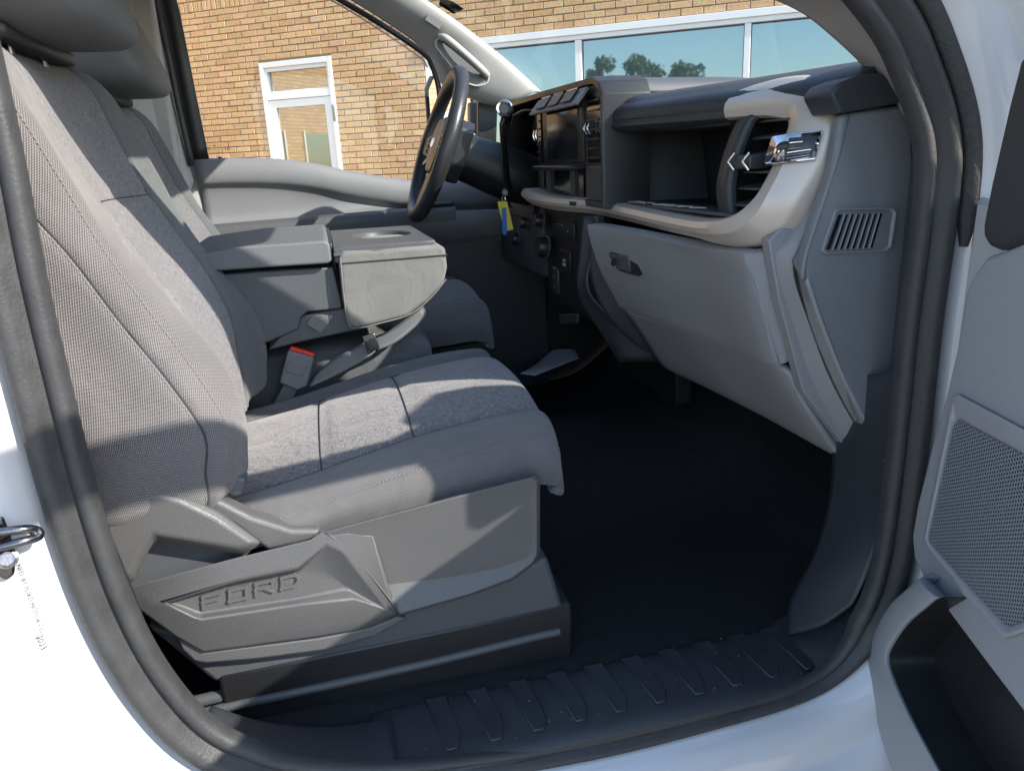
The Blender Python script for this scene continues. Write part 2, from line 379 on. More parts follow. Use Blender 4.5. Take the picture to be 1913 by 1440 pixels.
def farbrick():
    m = bpy.data.materials.new('far_brickwork'); m.use_nodes = True; n = m.node_tree; L = n.links; b = n.nodes['Principled BSDF']; b.inputs['Roughness'].default_value = .92
    uv = n.nodes.new('ShaderNodeTexCoord'); t = n.nodes.new('ShaderNodeTexBrick'); L.new(uv.outputs['UV'], t.inputs['Vector'])
    t.inputs['Scale'].default_value = 1; t.inputs['Brick Width'].default_value = .213; t.inputs['Row Height'].default_value = .0677; t.inputs['Mortar Size'].default_value = .006
    t.inputs['Color1'].default_value = (.60, .40, .22, 1); t.inputs['Color2'].default_value = (.48, .30, .15, 1); t.inputs['Mortar'].default_value = (.27, .2, .13, 1)
    L.new(t.outputs['Color'], b.inputs['Base Color']); return m
MT['farbrick'] = farbrick()
MT['frame'] = mat('white_aluminium', (.78, .77, .74), .45)
MT['pane'] = mat('tinted_reflective_glass', (.235, .305, .325), .02, metal=.82)
MT['doorpane'] = mat('door_glass', (.34, .33, .29), .02, metal=.9)

bld = tag(empty('brick_building', tuple(W(-2, GZ))), 'tan brick building with white framed door and storefront windows beyond the cab', 'building')
inv_b = Matrix.Translation(-Vector(W(-2, GZ)))
def bpart(o):
    o.parent = bld; o.matrix_parent_inverse = inv_b; return o
DR = (-5.836, -4.837); DTOP = 1.965; LT, LB = 1.985, 1.872; WL, WR = -3.66, 1.45; SILL = -.10; TOP = 4.4
# mortar bed as slabs round the openings
def slab(name, w0, w1, z0, z1, m, d0=.0, d1=.30):
    o = prism(name, [W(w0, z0, -d1), W(w1, z0, -d1), W(w1, z0, -d0), W(w0, z0, -d0)], (0, 0, z1-z0), m, None, bevel=0)
    return bpart(o)
slab('wall', -9.0, DR[0], GZ, TOP, MT['mortar']); slab('wall', DR[1], WL, GZ, TOP, MT['mortar']); slab('wall', WR, 9, GZ, TOP, MT['mortar'])
slab('wall', DR[0], DR[1], DTOP, TOP, MT['mortar']); slab('wall', WL, WR, LT, TOP, MT['mortar']); slab('wall', WL, WR, GZ, SILL, MT['mortar'])
# far ends of the same facade and the wing that stands forward on the far side
def brickface(name, p, q, z0, z1, thick):
    p, q = np.asarray(p), np.asarray(q); ln = float(np.linalg.norm(q-p))
    V = [p+A(0, 0, z0), q+A(0, 0, z0), q+A(0, 0, z1), p+A(0, 0, z1)]; V += [v+np.asarray(thick) for v in V]
    o = mesh(name, V, [(0, 1, 2, 3), (5, 4, 7, 6), (1, 5, 6, 2), (4, 0, 3, 7), (3, 2, 6, 7)], MT['farbrick'], None, smooth=False,
             uv=[(0, z0), (ln, z0), (ln, z1), (0, z1)]*2)
    return bpart(o)
brickface('wing_wall', W(-9.0, 0, 7.0), W(-9.0, 0, -.3), GZ, TOP, -WE*.3)
wwn = []
for a, b_, z0, z1 in ((3.5, 4.6, .1, 1.4), (5.3, 6.3, -.2, 1.4)):
    o = prism('wing_window', [W(-8.98, z0, a), W(-8.98, z0, b_), W(-8.98, z1, b_), W(-8.98, z1, a)], -WE*.06, MT['pane'], None, bevel=0); bpart(o)
    for q in ((a-.05, a), (b_, b_+.05)):
        fo = prism('wing_window_frame', [W(-8.96, z0-.05, q[0]), W(-8.96, z0-.05, q[1]), W(-8.96, z1+.05, q[1]), W(-8.96, z1+.05, q[0])], -WE*.08, MT['frame'], None, bevel=0); bpart(fo)
brickface('far_wall', W(9, 0), W(24, 0), GZ, TOP, WN*.3)

# bricks: 12 mm proud of the mortar, shared mesh for the single ones
ROW, BL, JT = .0677, .2032, .0105
def brick_me(l, h, d=.075, pr=.009):
    V = []
    for (w0, w1, z0, z1, o_) in ((-l/2, l/2, -h/2, h/2, -.06), (-l/2, l/2, -h/2, h/2, pr-.003), (-l/2+.003, l/2-.003, -h/2+.003, h/2-.003, pr)):
        V += [WE*w0 + A(0, 0, z0) - WN*o_, WE*w1 + A(0, 0, z0) - WN*o_, WE*w1 + A(0, 0, z1) - WN*o_, WE*w0 + A(0, 0, z1) - WN*o_]
    Fs = [(8, 9, 10, 11)]
    for k in (0, 4): Fs += [(k+i, k+(i+1) % 4, k+4+(i+1) % 4, k+4+i) for i in range(4)]
    return V, Fs
def proj(p):
    d = p - CAM; z = d @ FW; return PW/2 + F_PX*(d @ RT)/z, PH/2 - F_PX*(d @ UP)/z, z
lay = []
ROWLOCK = 2.593
def clear(w0, w1, z0, z1):
    if w1 > DR[0]-.004 and w0 < DR[1]+.004 and z0 < DTOP: return False
    if w1 > WL-.004 and w0 < WR+.004 and z0 < LT and z1 > SILL: return False
    return True
for r in range(-40, 26):
    if r in (0, 1): continue
    z1 = ROWLOCK + .116 + (r-1)*ROW if r > 1 else ROWLOCK + (r+1)*ROW
    z0 = z1 - ROW + JT
    x = -8.9 + (BL+JT)/2*(r % 2)
    while x < 2.9:
        a, b_ = x, x + BL
        for (o0, o1, zt, zb) in ((DR[0], DR[1], DTOP, GZ), (WL, WR, LT, SILL)):
            if z0 < zt and z1 > zb:
                if a < o0 < b_: b_ = o0 - .004
                elif a < o1 < b_: a = o1 + .004
        if b_ - a > .04 and clear(a+.005, b_-.005, z0, z1): lay.append((a, b_, z0, z1))
        x += BL + JT
x = -8.9
while x < 2.9:
    lay.append((x, x+.0572, ROWLOCK+JT, ROWLOCK+.112)); x += .0677
def seen(b):
    c = W((b[0]+b[1])/2, (b[2]+b[3])/2); px, py, z = proj(c)
    ok = (325 < px < 800 and -4 < py < 335 and py > 2+(px-600)*.62 - (0 if px > 600 else 999)) or (925 < px < 1345 and -4 < py < 72) or (px > 1885 and py < 30 and px < 1913)
    return ok, (b[1]-b[0])*(b[3]-b[2])/z/z
cand = [(seen(b)[1], i) for i, b in enumerate(lay) if seen(b)[0]]
cand.sort(reverse=True); single = set(i for _, i in cand[:300])
cache = {}; Vall, Fall = [], []
for i, b in enumerate(lay):
    l, h = round(b[1]-b[0], 3), round(b[3]-b[2], 3); pr = random.choice((.007, .009, .011))
    c = W((b[0]+b[1])/2, (b[2]+b[3])/2)
    if i in single:
        key = (l, h, pr)
        if key not in cache:
            V, Fs = brick_me(l, h, pr=pr); me = bpy.data.meshes.new('brick'); me.from_pydata([tuple(v) for v in V], [], Fs); me.materials.append(MT['brick']); cache[key] = me
        o = bpy.data.objects.new('brick', cache[key]); COL.objects.link(o); o.location = c; bpart(o)
    else:
        V, Fs = brick_me(l, h, pr=pr); k = len(Vall); Vall += [v + c for v in V]; Fall += [tuple(k+j for j in f) for f in Fs]
bpart(mesh('brickwork', Vall, Fall, MT['brick'], None, smooth=False, kind='stuff'))

def bar(name, w0, w1, z0, z1, o0, o1, m=None, parent=None, bevel=.004):
    o = prism(name, [W(w0, z0, o0), W(w1, z0, o0), W(w1, z0, o1), W(w0, z0, o1)], (0, 0, z1-z0), m or MT['frame'], None, bevel=bevel)
    if parent is None: return bpart(o)
    o.parent = parent; return o
# glazed door with transom
gd = bar('door_frame', DR[0], DR[0]+.055, GZ, DTOP, -.08, .02)
bar('jamb', DR[1]-.055, DR[1], GZ, DTOP, -.08, .02, parent=gd); bar('head', DR[0]+.055, DR[1]-.055, DTOP-.06, DTOP, -.08, .02, parent=gd)
bar('transom_bar', DR[0]+.055, DR[1]-.055, 1.545, 1.615, -.08, .015, parent=gd)
for s in (0, 1): bar('transom_sash', (DR[0]+.055, DR[1]-.085)[s], (DR[0]+.085, DR[1]-.055)[s], 1.615, DTOP-.06, -.07, -.005, parent=gd)
bar('transom_sash', DR[0]+.085, DR[1]-.085, DTOP-.105, DTOP-.06, -.07, -.005, parent=gd); bar('transom_sash', DR[0]+.085, DR[1]-.085, 1.615, 1.64, -.07, -.005, parent=gd)
bar('transom_pane', DR[0]+.085, DR[1]-.085, 1.64, DTOP-.105, -.065, -.055, MT['doorpane'], parent=gd, bevel=0)
dl = bar('door', DR[0]+.06, DR[0]+.155, GZ, 1.540, -.06, .0)
bar('stile', DR[1]-.155, DR[1]-.06, GZ, 1.540, -.06, .0, parent=dl); bar('rail', DR[0]+.155, DR[1]-.155, 1.455, 1.540, -.06, .0, parent=dl)
bar('rail', DR[0]+.155, DR[1]-.155, GZ, GZ+.2, -.06, .0, parent=dl)
bar('pane', DR[0]+.155, DR[1]-.155, GZ+.2, 1.455, -.04, -.03, MT['doorpane'], parent=dl, bevel=0)
bar('closer_hinge', DR[1]-.05, DR[1]-.02, 1.26, 1.44, .0, .03, MT['steel'], parent=dl)
# storefront windows
wf = bar('window_frame', WL, WR, LB+.045, LT, -.08, .035)
bar('window_head', WL, WR, LB, LB+.045, -.08, .015, parent=wf)
for a, b_ in ((WL, WL+.07), (-1.956, -1.888), (-.293, -.234), (WR-.07, WR)): bar('mullion', a, b_, SILL, LB, -.08, .005, parent=wf)
bar('window_sill', WL, WR, SILL-.05, SILL, -.08, .04, parent=wf)
for a, b_ in ((WL+.07, -1.956), (-1.888, -.293), (-.234, WR-.07)):
    p = bar('window_pane', a+.008, b_-.008, SILL, LB-.012, -.06, -.05, MT['pane'], bevel=0)
    for z0, z1, u0, u1 in ((LB-.012, LB, a, b_), (SILL, LB-.012, a, a+.008), (SILL, LB-.012, b_-.008, b_)):
        bar('gasket', u0, u1, z0, z1, -.06, -.042, MT['black'], parent=p, bevel=0)

# trees across the lot behind the viewer: seen only as reflections in the storefront glass
MT['leaf'] = mat('leaf', (.12, .19, .075), .7, mottle=.4, mscale=3)
MT['bark'] = mat('bark', (.09, .07, .05), .9, mottle=.3)
def tree(pos, h, r, label):
    t = tag(empty('street_tree', tuple(pos)), label, 'tree', 'trees reflected in the storefront glass')
    n = 9; zs = np.linspace(0, h*.8, n); pth = [A(.12*math.sin(z), .1*math.cos(z*1.3), z) for z in zs]
    tube('trunk', pth, np.linspace(r*.085, r*.02, n), MT['bark'], t, 8)
    V, Fs = [], []
    lobes = [(A(rng.normal(0, r*.42), rng.normal(0, r*.42), h*(.45+.5*rng.random())), r*(.22+.25*rng.random())) for _ in range(24)]
    for c, rr in lobes:
        for _ in range(130):
            d = rng.normal(size=3); d /= np.linalg.norm(d); p = c + d*rr*rng.random()**.4*A(1, 1, .8)
            a = rng.normal(size=3); a /= np.linalg.norm(a); b_ = np.cross(a, rng.normal(size=3)); b_ /= np.linalg.norm(b_); s = .10+.10*rng.random()
            k = len(V); V += [p-a*s-b_*s*.5, p+a*s-b_*s*.5, p+a*s+b_*s*.5, p-a*s+b_*s*.5]; Fs.append((k, k+1, k+2, k+3))
    mesh('crown', V, Fs, MT['leaf'], t, smooth=False)
def refl_pos(px, py, dist):
    r = ray(px, py); tt = (WD - WN @ CAM)/(WN @ r); p = CAM + tt*r; r = r/np.linalg.norm(r); q = r - 2*(r @ WN)*WN
    return p + q*dist
for px, py, d, r, lb in ((1118, 108, 46, 1.9, 'leafy green tree reflected beside the first storefront mullion'), (1208, 104, 46, 2.2, 'broad green tree reflected in the middle of the storefront pane'), (1282, 116, 47, 1.9, 'low green tree reflected above the dash crest')):
    p = refl_pos(px, py, d); tree((p[0], p[1], GZ), p[2]-GZ, r, lb)
# ------------------------------------------------------------------ the truck: cab shell
truck = tag(empty('pickup_truck', (0, .83, GZ)), 'white pickup truck cab with its passenger door open, grey interior', 'truck')
class _T: pass
INV_T = Matrix.Translation(Vector((0, -.83, -GZ)))
def tp(o):
    """make o a part of the truck, keeping its place"""
    o.parent = truck; o.matrix_parent_inverse = INV_T; return o
def grp(name):
    o = bpy.data.objects.new(name, None); COL.objects.link(o); o.empty_display_size = .05; return tp(o)

# aperture centre line in the X-Z plane of the door opening
AP = [(-.575, 1.10), (-.572, .95), (-.572, .80), (-.576, .68), (-.576, .565), (-.573, .43), (-.562, .31), (-.537, .205), (-.495, .118), (-.43, .062), (-.33, .030),
      (-.16, .004), (0, -.008), (.16, -.006), (.30, .003), (.375, .030), (.425, .085), (.451, .17), (.457, .32), (.455, .53), (.457, .66), (.448, .755), (.404, .842), (.352, .907),
      (.22, 1.015), (.08, 1.115), (-.05, 1.185), (-.20, 1.225), (-.40, 1.232), (-.52, 1.205)]
apc = crom(np.array(AP), 7, closed=True)
apt = np.roll(apc, -1, 0) - np.roll(apc, 1, 0); apt /= np.linalg.norm(apt, axis=1)[:, None]
apn = np.stack([apt[:, 1], -apt[:, 0]], 1)
if np.sum(apn*(apc - apc.mean(0))) < 0: apn = -apn
slim = np.clip((apc[:, 1] - .70)/.18, 0, 1)
def ring(o, y, sm=0):
    oo = np.where(o > .05, o - slim*(o-.05)*.42, o)
    q = apc + apn*(oo[:, None] if np.ndim(oo) else o)
    if sm:
        for _ in range(sm): q = .5*q + .25*(np.roll(q, 1, 0) + np.roll(q, -1, 0))
    return np.stack([q[:, 0], np.full(len(q), y), q[:, 1]], 1)
prof = [(.010, .02), (.019, .004), (.025, -.003), (.031, -.014), (.040, -.032), (.058, -.046), (.075, -.052), (.090, -.058), (.098, -.068), (.112, -.082), (.135, -.090), (.155, -.086), (.168, -.070), (.172, -.03), (.172, .06)]
G = np.array([ring(o, y, 6 if o > .05 else 0) for o, y in prof])
G = np.swapaxes(crom(G, 3), 0, 1)
side = tp(gridmesh('side_frame', G, MT['paint'], None, cv=True, angle=60))
side['label'] = 'white painted door jamb round the opening'
# rubber weatherstrip: flange grip and sealing bulb
sp = [(-.026, .012), (-.027, .002), (-.024, -.007), (-.018, -.011), (-.011, -.009), (-.007, -.005), (-.003, -.008), (.001, -.016), (.008, -.021), (.015, -.0205), (.020, -.015), (.0225, -.006), (.021, .012)]
low = np.clip((.075 - apc[:, 1])/.06, 0, 1)[:, None]
def sring(o, y):
    q = apc + apn*(o*(1-.40*low) + .015*low)
    return np.stack([q[:, 0], y*(1-.35*low[:, 0]), q[:, 1]], 1)
G = np.swapaxes(np.array([sring(o, y) for o, y in sp]), 0, 1)
tp(gridmesh('door_seal', G, MT['rubber'], None, cu=True, cv=True, angle=80))
# second soft strip on the front pillar (upper right)
i0, i1 = 21*7+2, 29*7
pth = [ring(.034, -.016)[i] for i in range(19*7+5, 28*7)]
pth = np.array([p + A(0, .0, 0) for p in pth])
MT['foam'] = mat('foam_strip', (.055, .053, .05), .95, grain=(300, .0016, 'n'), mottle=.5, mscale=150)
tp(tube('pillar_seal', pth[::2], np.r_[.006, np.full(len(pth[::2])-2, .0125), .006], MT['foam'], None, 10))

# roof, rear wall, far side
def slabp(name, lo, hi, m): return tp(box(name, lo, hi, m, None, bevel=.01))
roofc = [[A(x, y, 1.275 + .03*math.cos((y-.83)*1.7) - .05*max(0, (x+.15))) for y in (.03, .25, .55, .83, 1.1, 1.4, 1.63)] for x in (-.93, -.7, -.4, -.12)]
tp(patch('roof', roofc, MT['lining'], None, 5, 5, thick=.06, flip=False))
tp(box('rear_wall', (-.96, .03, -.02), (-.92, 1.64, .80), MT['char'], None, bevel=.01))
for a, b_ in ((.03, .22), (1.44, 1.64)): tp(box('rear_pillar', (-.96, a, .80), (-.92, b_, 1.30), MT['lining'], None, bevel=.01))
tp(box('rear_header', (-.96, .22, 1.19), (-.92, 1.44, 1.30), MT['lining'], None, bevel=.01))
tp(box('rear_window', (-.945, .22, .80), (-.940, 1.44, 1.19), MT['glass'], None, bevel=0))
# passenger side: rear quarter behind the pillar, header above the door
tp(prism('rear_quarter', [A(-.97, .02, -.1), A(-.60, .02, -.1), A(-.60, .02, 1.28), A(-.97, .02, 1.28)], (0, .05, 0), MT['lining'], None, bevel=.01))
hdr = [[ring(o, y)[i] for i in range(22*7, 30*7, 3)] for o, y in ((-.012, .012), (.02, .055), (.045, .09), (.10, .10))]
tp(gridmesh('door_header', np.array(hdr), MT['lining'], None, thick=.012))

# floor
fl = []
for x, z in ((-.92, -.01), (-.5, -.012), (-.1, -.012), (.25, -.014), (.45, -.012), (.56, .02), (.70, .13), (.82, .27), (.88, .45), (.90, .70)):
    row = []
    for y, dz in ((.115, 0), (.3, 0), (.48, .0), (.58, .03), (.68, .10), (.83, .13), (.98, .10), (1.08, .03), (1.2, 0), (1.40, 0), (1.62, 0)):
        row.append(A(x, y, z + dz*(1 if x > -.3 else .4)))
    fl.append(row)
tp(patch('floor_carpet', fl, MT['carpet'], None, 4, 4, thick=.02))
# sill: scuff plate with raised treads
yi, yo = .128, .016
def sillz(y): return .004 + .010*max(0, (y-.05)/.08)
sg = [[A(x, y, z) for (y, z) in ((-.006, -.014), (-.004, -.003), (.010, .005), (.045, .010), (.085, .013), (.118, .010), (.132, -.004), (.136, -.02))] for x in (-.30, -.1, .1, .25, .345)]
sillp = tp(patch('sill_plate', sg, MT['sillp'], None, 5, 6, thick=.008, flip=True))
for i in range(10):
    x = -.222 + .0605*i; sk = .018
    pts = [A(x, .120, .0105), A(x+.031, .120, .0105), A(x+.038, .055, .0112), A(x+.038, .036, .0095), A(x+.030, .018, .0062), A(x+.015, .018, .0062), A(x+.006, .075, .0122)]
    o = prism('tread', pts, (0, 0, .0042), MT['sillp'], sillp, bevel=.0012, seg=1)
ex = [[A(.34, y, z) for y, z in ((.004, -.010), (.02, .001), (.06, .008), (.11, .009), (.14, .0))], [A(.39, y, z) for y, z in ((.004, .03), (.022, .034), (.06, .03), (.11, .022), (.15, .01))], [A(.43, y, z) for y, z in ((.004, .09), (.022, .085), (.06, .075), (.11, .06), (.15, .04))], [A(.47, y, z) for y, z in ((.004, .17), (.022, .16), (.06, .15), (.11, .13), (.15, .1))]]
tp(patch('sill_front_corner', ex, MT['dark'], None, 5, 5, thick=.01, flip=True))
# raised scuff cover at the rear end of the sill
cv = [[A(x, y, z) for (y, z) in ((.004, -.004+dz), (.014, .012+dz), (.035, .019+dz), (.065, .021+dz), (.095, .018+dz), (.112, .004+dz))] for x, dz in ((-.50, .075), (-.455, .042), (-.40, .016), (-.34, .001), (-.272, -.003))]
tp(patch('sill_cover', cv, MT['sillp'], None, 5, 6, thick=.012, flip=True))
# cowl side (kick) panel ahead of the sill
kp = [[at(1470, 1185, Y=.09), at(1530, 1170, Y=.05), at(1590, 1130, Y=.02)],
      [at(1475, 1120, Y=.12), at(1545, 1100, Y=.065), at(1625, 1060, Y=.018)],
      [at(1520, 1030, Y=.14), at(1580, 1010, Y=.075), at(1650, 980, Y=.018)],
      [at(1548, 930, Y=.15), at(1605, 920, Y=.08), at(1665, 900, Y=.018)],
      [at(1555, 830, Y=.16), at(1615, 825, Y=.08), at(1680, 815, Y=.018)],
      [at(1565, 700, Y=.16), at(1625, 700, Y=.08), at(1690, 690, Y=.018)]]
tp(patch('kick_panel', kp, MT['dark'], None, 6, 6, thick=.006))
kb = [[A(.36, .13, -.01), A(.40, .055, .0)], [A(.60, .14, -.01), A(.60, .055, -.01)], [A(.95, .14, .3), A(.95, .06, .3)]]
tp(box('cowl_side', (.46, .03, -.02), (.98, .055, .85), MT['dark'], None, bevel=.003))
tp(box('firewall', (.93, .03, -.05), (.97, 1.66, .84), MT['black'], None, bevel=.003))

# rear door post details: striker, certification label
from mathutils.bvhtree import BVHTree
_bv = BVHTree.FromPolygons([v.co.copy() for v in side.data.vertices], [tuple(p.vertices) for p in side.data.polygons])
def hit(x, y, lift=0.):
    d = ray(x, y); d = d/np.linalg.norm(d); h = _bv.ray_cast(Vector(CAM), Vector(d))
    p = np.array(h[0]) if h[0] is not None else at(x, y, Y=-.05)
    return p - d*lift
st = grp('striker')
pb = [(-40, 985), (6, 962), (20, 1000), (29, 1040), (28, 1072), (12, 1086), (2, 1080), (-40, 1060)]
prism('striker_plate', [hit(x, y, .010) for x, y in pb], ray(20, 1020)*.010, MT['steel'], st, bevel=.003)
lp = [hit(-40, 1004, .008), hit(-10, 996, .014), hit(40, 989, .026), hit(66, 990, .032), hit(74, 997, .035), hit(66, 1004, .034), hit(40, 1012, .028), hit(0, 1022, .016), hit(-40, 1030, .008)]
tube('loop', lp, .0046, MT['steel'], st, 10, k=5)
lathe('bolt', [(.0, 0), (.010, 0), (.010, .004), (.0065, .005), (.0065, .002), (0, .002)], hit(13, 1043, .010), -ray(13, 1043), MT['steel'], st, 18)
# ------------------------------------------------------------------ seats
def xz(px, Y):
    P = np.array([at(x, y, Y=Y) for x, y in px]); o = np.argsort(P[:, 2]); return P[o][:, 2], P[o][:, 0]
SB = xz([(0, 330), (33, 370), (90, 430), (133, 477), (187, 557), (257, 633), (304, 693), (361, 773), (388, 820), (390, 863), (384, 897)], .135)
SA = xz([(0, 153), (57, 230), (110, 320), (160, 393), (207, 480), (268, 560), (335, 643), (371, 693), (401, 747), (431, 800), (434, 847), (424, 900)], .158)
CR = xz([(30, 140), (95, 262), (165, 372), (235, 470), (300, 548), (355, 606), (402, 655), (440, 712), (466, 800), (458, 900)], .205)
IE = xz([(0, 83), (43, 127), (80, 193), (127, 283), (200, 397), (260, 473), (318, 550), (368, 603), (397, 640)], .27)
def fx(c, z, ext):
    zz, xx = c
    if z > zz[-1]: return xx[-1] + (z-zz[-1])*ext
    if z < zz[0]: return xx[0] + (z-zz[0])*(-.05)
    return float(np.interp(z, zz, xx))
ZS = [.345, .365, .40, .45, .52, .60, .68, .76, .83, .89, .925, .945]
def seat(name, dx, dy, detail, dz=0, cdx=0, cdz=0):
    s = grp(name); off = A(dx, dy, dz)
    ctrl = []
    for k, z in enumerate(ZS):
        drop = {10: .018, 11: .055}.get(k, 0); low = {0: .03}.get(k, 0)
        xb, xa, xc, xi = fx(SB, z, -.38), fx(SA, z, -.38), fx(CR, z, -.45), fx(IE, z, -.36)
        if z < .56: xi = float(np.interp(z, [.345, .42, .56], [-.455, -.455, fx(IE, .56, 0)]))
        sq = {0: .012, 10: .012, 11: .05}.get(k, 0)
        row = [(.125+sq, xb-.14+drop), (.128+sq, xb-.05), (.135+sq*.8, xb-drop-low*.4), (.158+sq*.6, xa-drop-low*.6), (.205+sq*.3, xc-drop-low), (.245, (xc*.35+xi*.65)-drop*.6-low*.5), (.27, xi-drop*.6), (.34, xi-.012-drop*.5), (.425, xi-.018-drop*.5)]
        mir = [(.85-y, x) for y, x in row[::-1][1:]]
        rear = [(.60, xb-.19+drop), (.425, xb-.20+drop), (.25, xb-.19+drop)]
        ctrl.append([A(x, y, z) for y, x in row + mir + rear])
    D = dense(ctrl, 6, 5, cu=True)
    nu = D.shape[1]
    # seam grooves
    def groove(ci, depth):
        j = ci*6; c = D[:, j]; inward = A(-1, 0, 0)*depth if ci not in (2, 14) else A(-.5, .8 if ci == 2 else -.8, 0)*depth
        D[:, j] = c + inward
    for ci, dp in ((2, .004), (3, .003), (6, .006), (10, .006), (13, .003), (14, .004)): groove(ci, dp)
    zrow = int(np.argmin(abs(D[:, 48, 2] - .722))); D[zrow, 37:60, 0] -= .005
    D = D + off
    def sl(nm, a, b, m): return gridmesh(nm, D[:, [j % nu for j in range(a, b+1)]], m, s, angle=75)
    sl('backrest_side_panel', 0, 12, MT['cloth']); sl('backrest_bolster', 12, 36, MT['cloth']); sl('backrest_insert', 36, 60, MT['insert'])
    sl('backrest_bolster', 60, 84, MT['cloth2']); sl('backrest_side_panel', 84, 96, MT['cloth2']); sl('backrest_rear', 96, nu, MT['char'])
    def cap(idx, nm, m):
        P = D[idx]; c = P.mean(0); V = list(P) + [c]; mesh(nm, V, [(i, (i+1) % nu, nu) for i in range(nu)], m, s)
    cap(0, 'backrest_base', MT['dark']); cap(-1, 'backrest_top', MT['cloth2'])
    out_ = A(.35, -.9, 0)*.0012
    if detail:
        tube('seam', D[3:-3, 12] + A(.3, -.9, 0)*.0008, .0016, MT['seam'], s, 6)
        tube('seam', D[3:-3, 36] + A(.9, .2, 0)*.0005, .0010, MT['seam'], s, 6); tube('seam', D[3:-3, 60] + A(.9, -.2, 0)*.0005, .0010, MT['seam'], s, 6)
        tube('seam', D[zrow, 37:60] + A(.0008, 0, 0), .0010, MT['seam'], s, 6)
        stitches('stitching', D[4:-4, 17]*.35 + D[4:-4, 18]*.65 + A(.5, -.8, 0)*.0028, MT['thread'], s)
        stitches('stitching', D[4:-4, 12]*.35 + D[4:-4, 11]*.65 + A(.2, -1, 0)*.0012, MT['thread'], s)
    # headrest
    def hw(q):
        q = q + A(-.04*(q[2]-1.05)/.1, 0, 0); return q
    rbox('headrest', off+A(-.735, .245, .935), off+A(-.545, .605, 1.17), MT['vinyl'], s, p=4.2, n=40, m=22, warp=hw)
    prism('headrest_shade_slab', [off+A(-.72, .29, .925), off+A(-.625, .29, .925), off+A(-.62, .56, .922), off+A(-.72, .56, .922)], (0, 0, .018), MT['dark'], s, bevel=.006)  # dark slab standing in for the shade under the headrest
    for y in (.36, .49): tube('headrest_post', [off+A(-.645, y, .87), off+A(-.65, y, .97)], .006, MT['steel'], s, 8)
    # cushion
    cst = [(-.545, .0), (-.50, .0), (-.43, .0), (-.36, 0), (-.28, 0), (-.19, 0), (-.10, 0), (-.045, 0), (-.005, .004), (.012, .020), (.016, .048), (.010, .078), (-.005, .095)]
    zst = lambda x: float(np.interp(x, [-.545, -.39, -.258, -.151, -.009, .02], [.285, .309, .340, .364, .377, .377]))
    zlo = lambda x: float(np.interp(x, [-.545, -.377, -.218, -.024, .02], [.255, .276, .292, .302, .284]))
    ctrl = []
    for x, dn in cst:
        zs_, zl = zst(min(x, .0)), zlo(min(x, 0.01))
        fr = max(0, (x+.09)/.1) if x > -.09 else 0
        zc = zs_ + .030
        row = [(.170+.012*fr, zl), (.163+.012*fr, (zs_+zl)/2+.002), (.175+.016*fr, zs_), (.205+.012*fr, zs_+.020), (.235+.006*fr, zs_+.020), (.258, zs_+.014), (.33, zc-.002), (.425, zc+.004)]
        z_end = zs_ - dn
        P = []
        for y, z in row:
            zz = z - dn*(1 if z > zl+.005 else .15)
            P.append(A(x, y, max(zz, zl - .01)))
        mir = [A(p[0], .862-p[1], p[2]) for p in P[::-1][1:]]
        ctrl.append(P + mir)
    D = dense(ctrl, 6, 5); nu = D.shape[1]
    for x0 in (-.335, -.182):
        r = int(np.argmin(abs(D[:45, 42, 0] - x0)))
        bow = .0
        D[r, 31:54, 2] -= .0055
    for ci in (2, 5, 9, 12): D[:, ci*6, 2] -= .003
    rows = [int(np.argmin(abs(D[:45, 42, 0] - x0))) for x0 in (-.335, -.182)]
    off = off + A(cdx, 0, cdz)
    D = D + off
    def cl(nm, a, b, m): return gridmesh(nm, D[:, a:b+1], m, s, angle=75, flip=False)
    cl('cushion_side', 0, 12, MT['cloth']); cl('cushion_bolster', 12, 30, MT['cloth']); cl('cushion_insert', 30, 54, MT['insert']); cl('cushion_bolster', 54, 84, MT['cloth2'])
    gridmesh('cushion_base', np.array([[A(x, y, z)+off for y in (.185, .43, .67)] for x, z in ((-.545, .262), (-.2, .285), (-.02, .292))]), MT['dark'], s)
    if detail:
        stitches('stitching', D[10:-9, 12]*.4 + D[10:-9, 11]*.6 + A(0, -.0016, .0006), MT['thread'], s)
        tube('seam', D[6:-10, 30] + A(0, 0, .0004), .0010, MT['seam'], s, 6); tube('seam', D[6:-10, 54] + A(0, 0, .0004), .0010, MT['seam'], s, 6)
        for r in rows: tube('seam', D[r, 30:55] + A(0, 0, .0012), .0010, MT['seam'], s, 6)
    return s
pseat = seat('passenger_seat', 0, 0, True)
pseat['label'] = 'front passenger seat in grey heathered and woven cloth'
dseat = seat('driver_seat', -.085, .80, False, .0, .165, .03)
dseat['label'] = 'driver seat in grey cloth beyond the folded centre seat'

# side shield of the passenger seat base, faceted with a recessed name panel
Yb = .130
def P(x, y, Y=Yb): return at(x, y, Y=Y)
def shell(name, loops, m, parent, close_last=True, bevel=.0035):
    """nested loops of equal count, first = outer edge ... last = floor"""
    n = len(loops[0]); V = [p for L_ in loops for p in L_]; Fs = []
    for k in range(len(loops)-1):
        Fs += [(k*n+i, k*n+(i+1) % n, (k+1)*n+(i+1) % n, (k+1)*n+i) for i in range(n)]
    if close_last: Fs.append(tuple(range((len(loops)-1)*n, len(loops)*n)))
    o = mesh(name, V, Fs, m, parent, bevel=bevel, seg=3, angle=30)
    import bmesh
    bm = bmesh.new(); bm.from_mesh(o.data); bmesh.ops.recalc_face_normals(bm, faces=bm.faces)
    f = max(bm.faces, key=lambda f: f.calc_area())
    if f.normal.y > 0: bmesh.ops.reverse_faces(bm, faces=bm.faces)
    bm.to_mesh(o.data); bm.free(); return o
MT['shield'] = mat('seat_shield_plastic', (.098, .096, .096), .42, grain=(900, .00045, 'v'), mottle=.08)
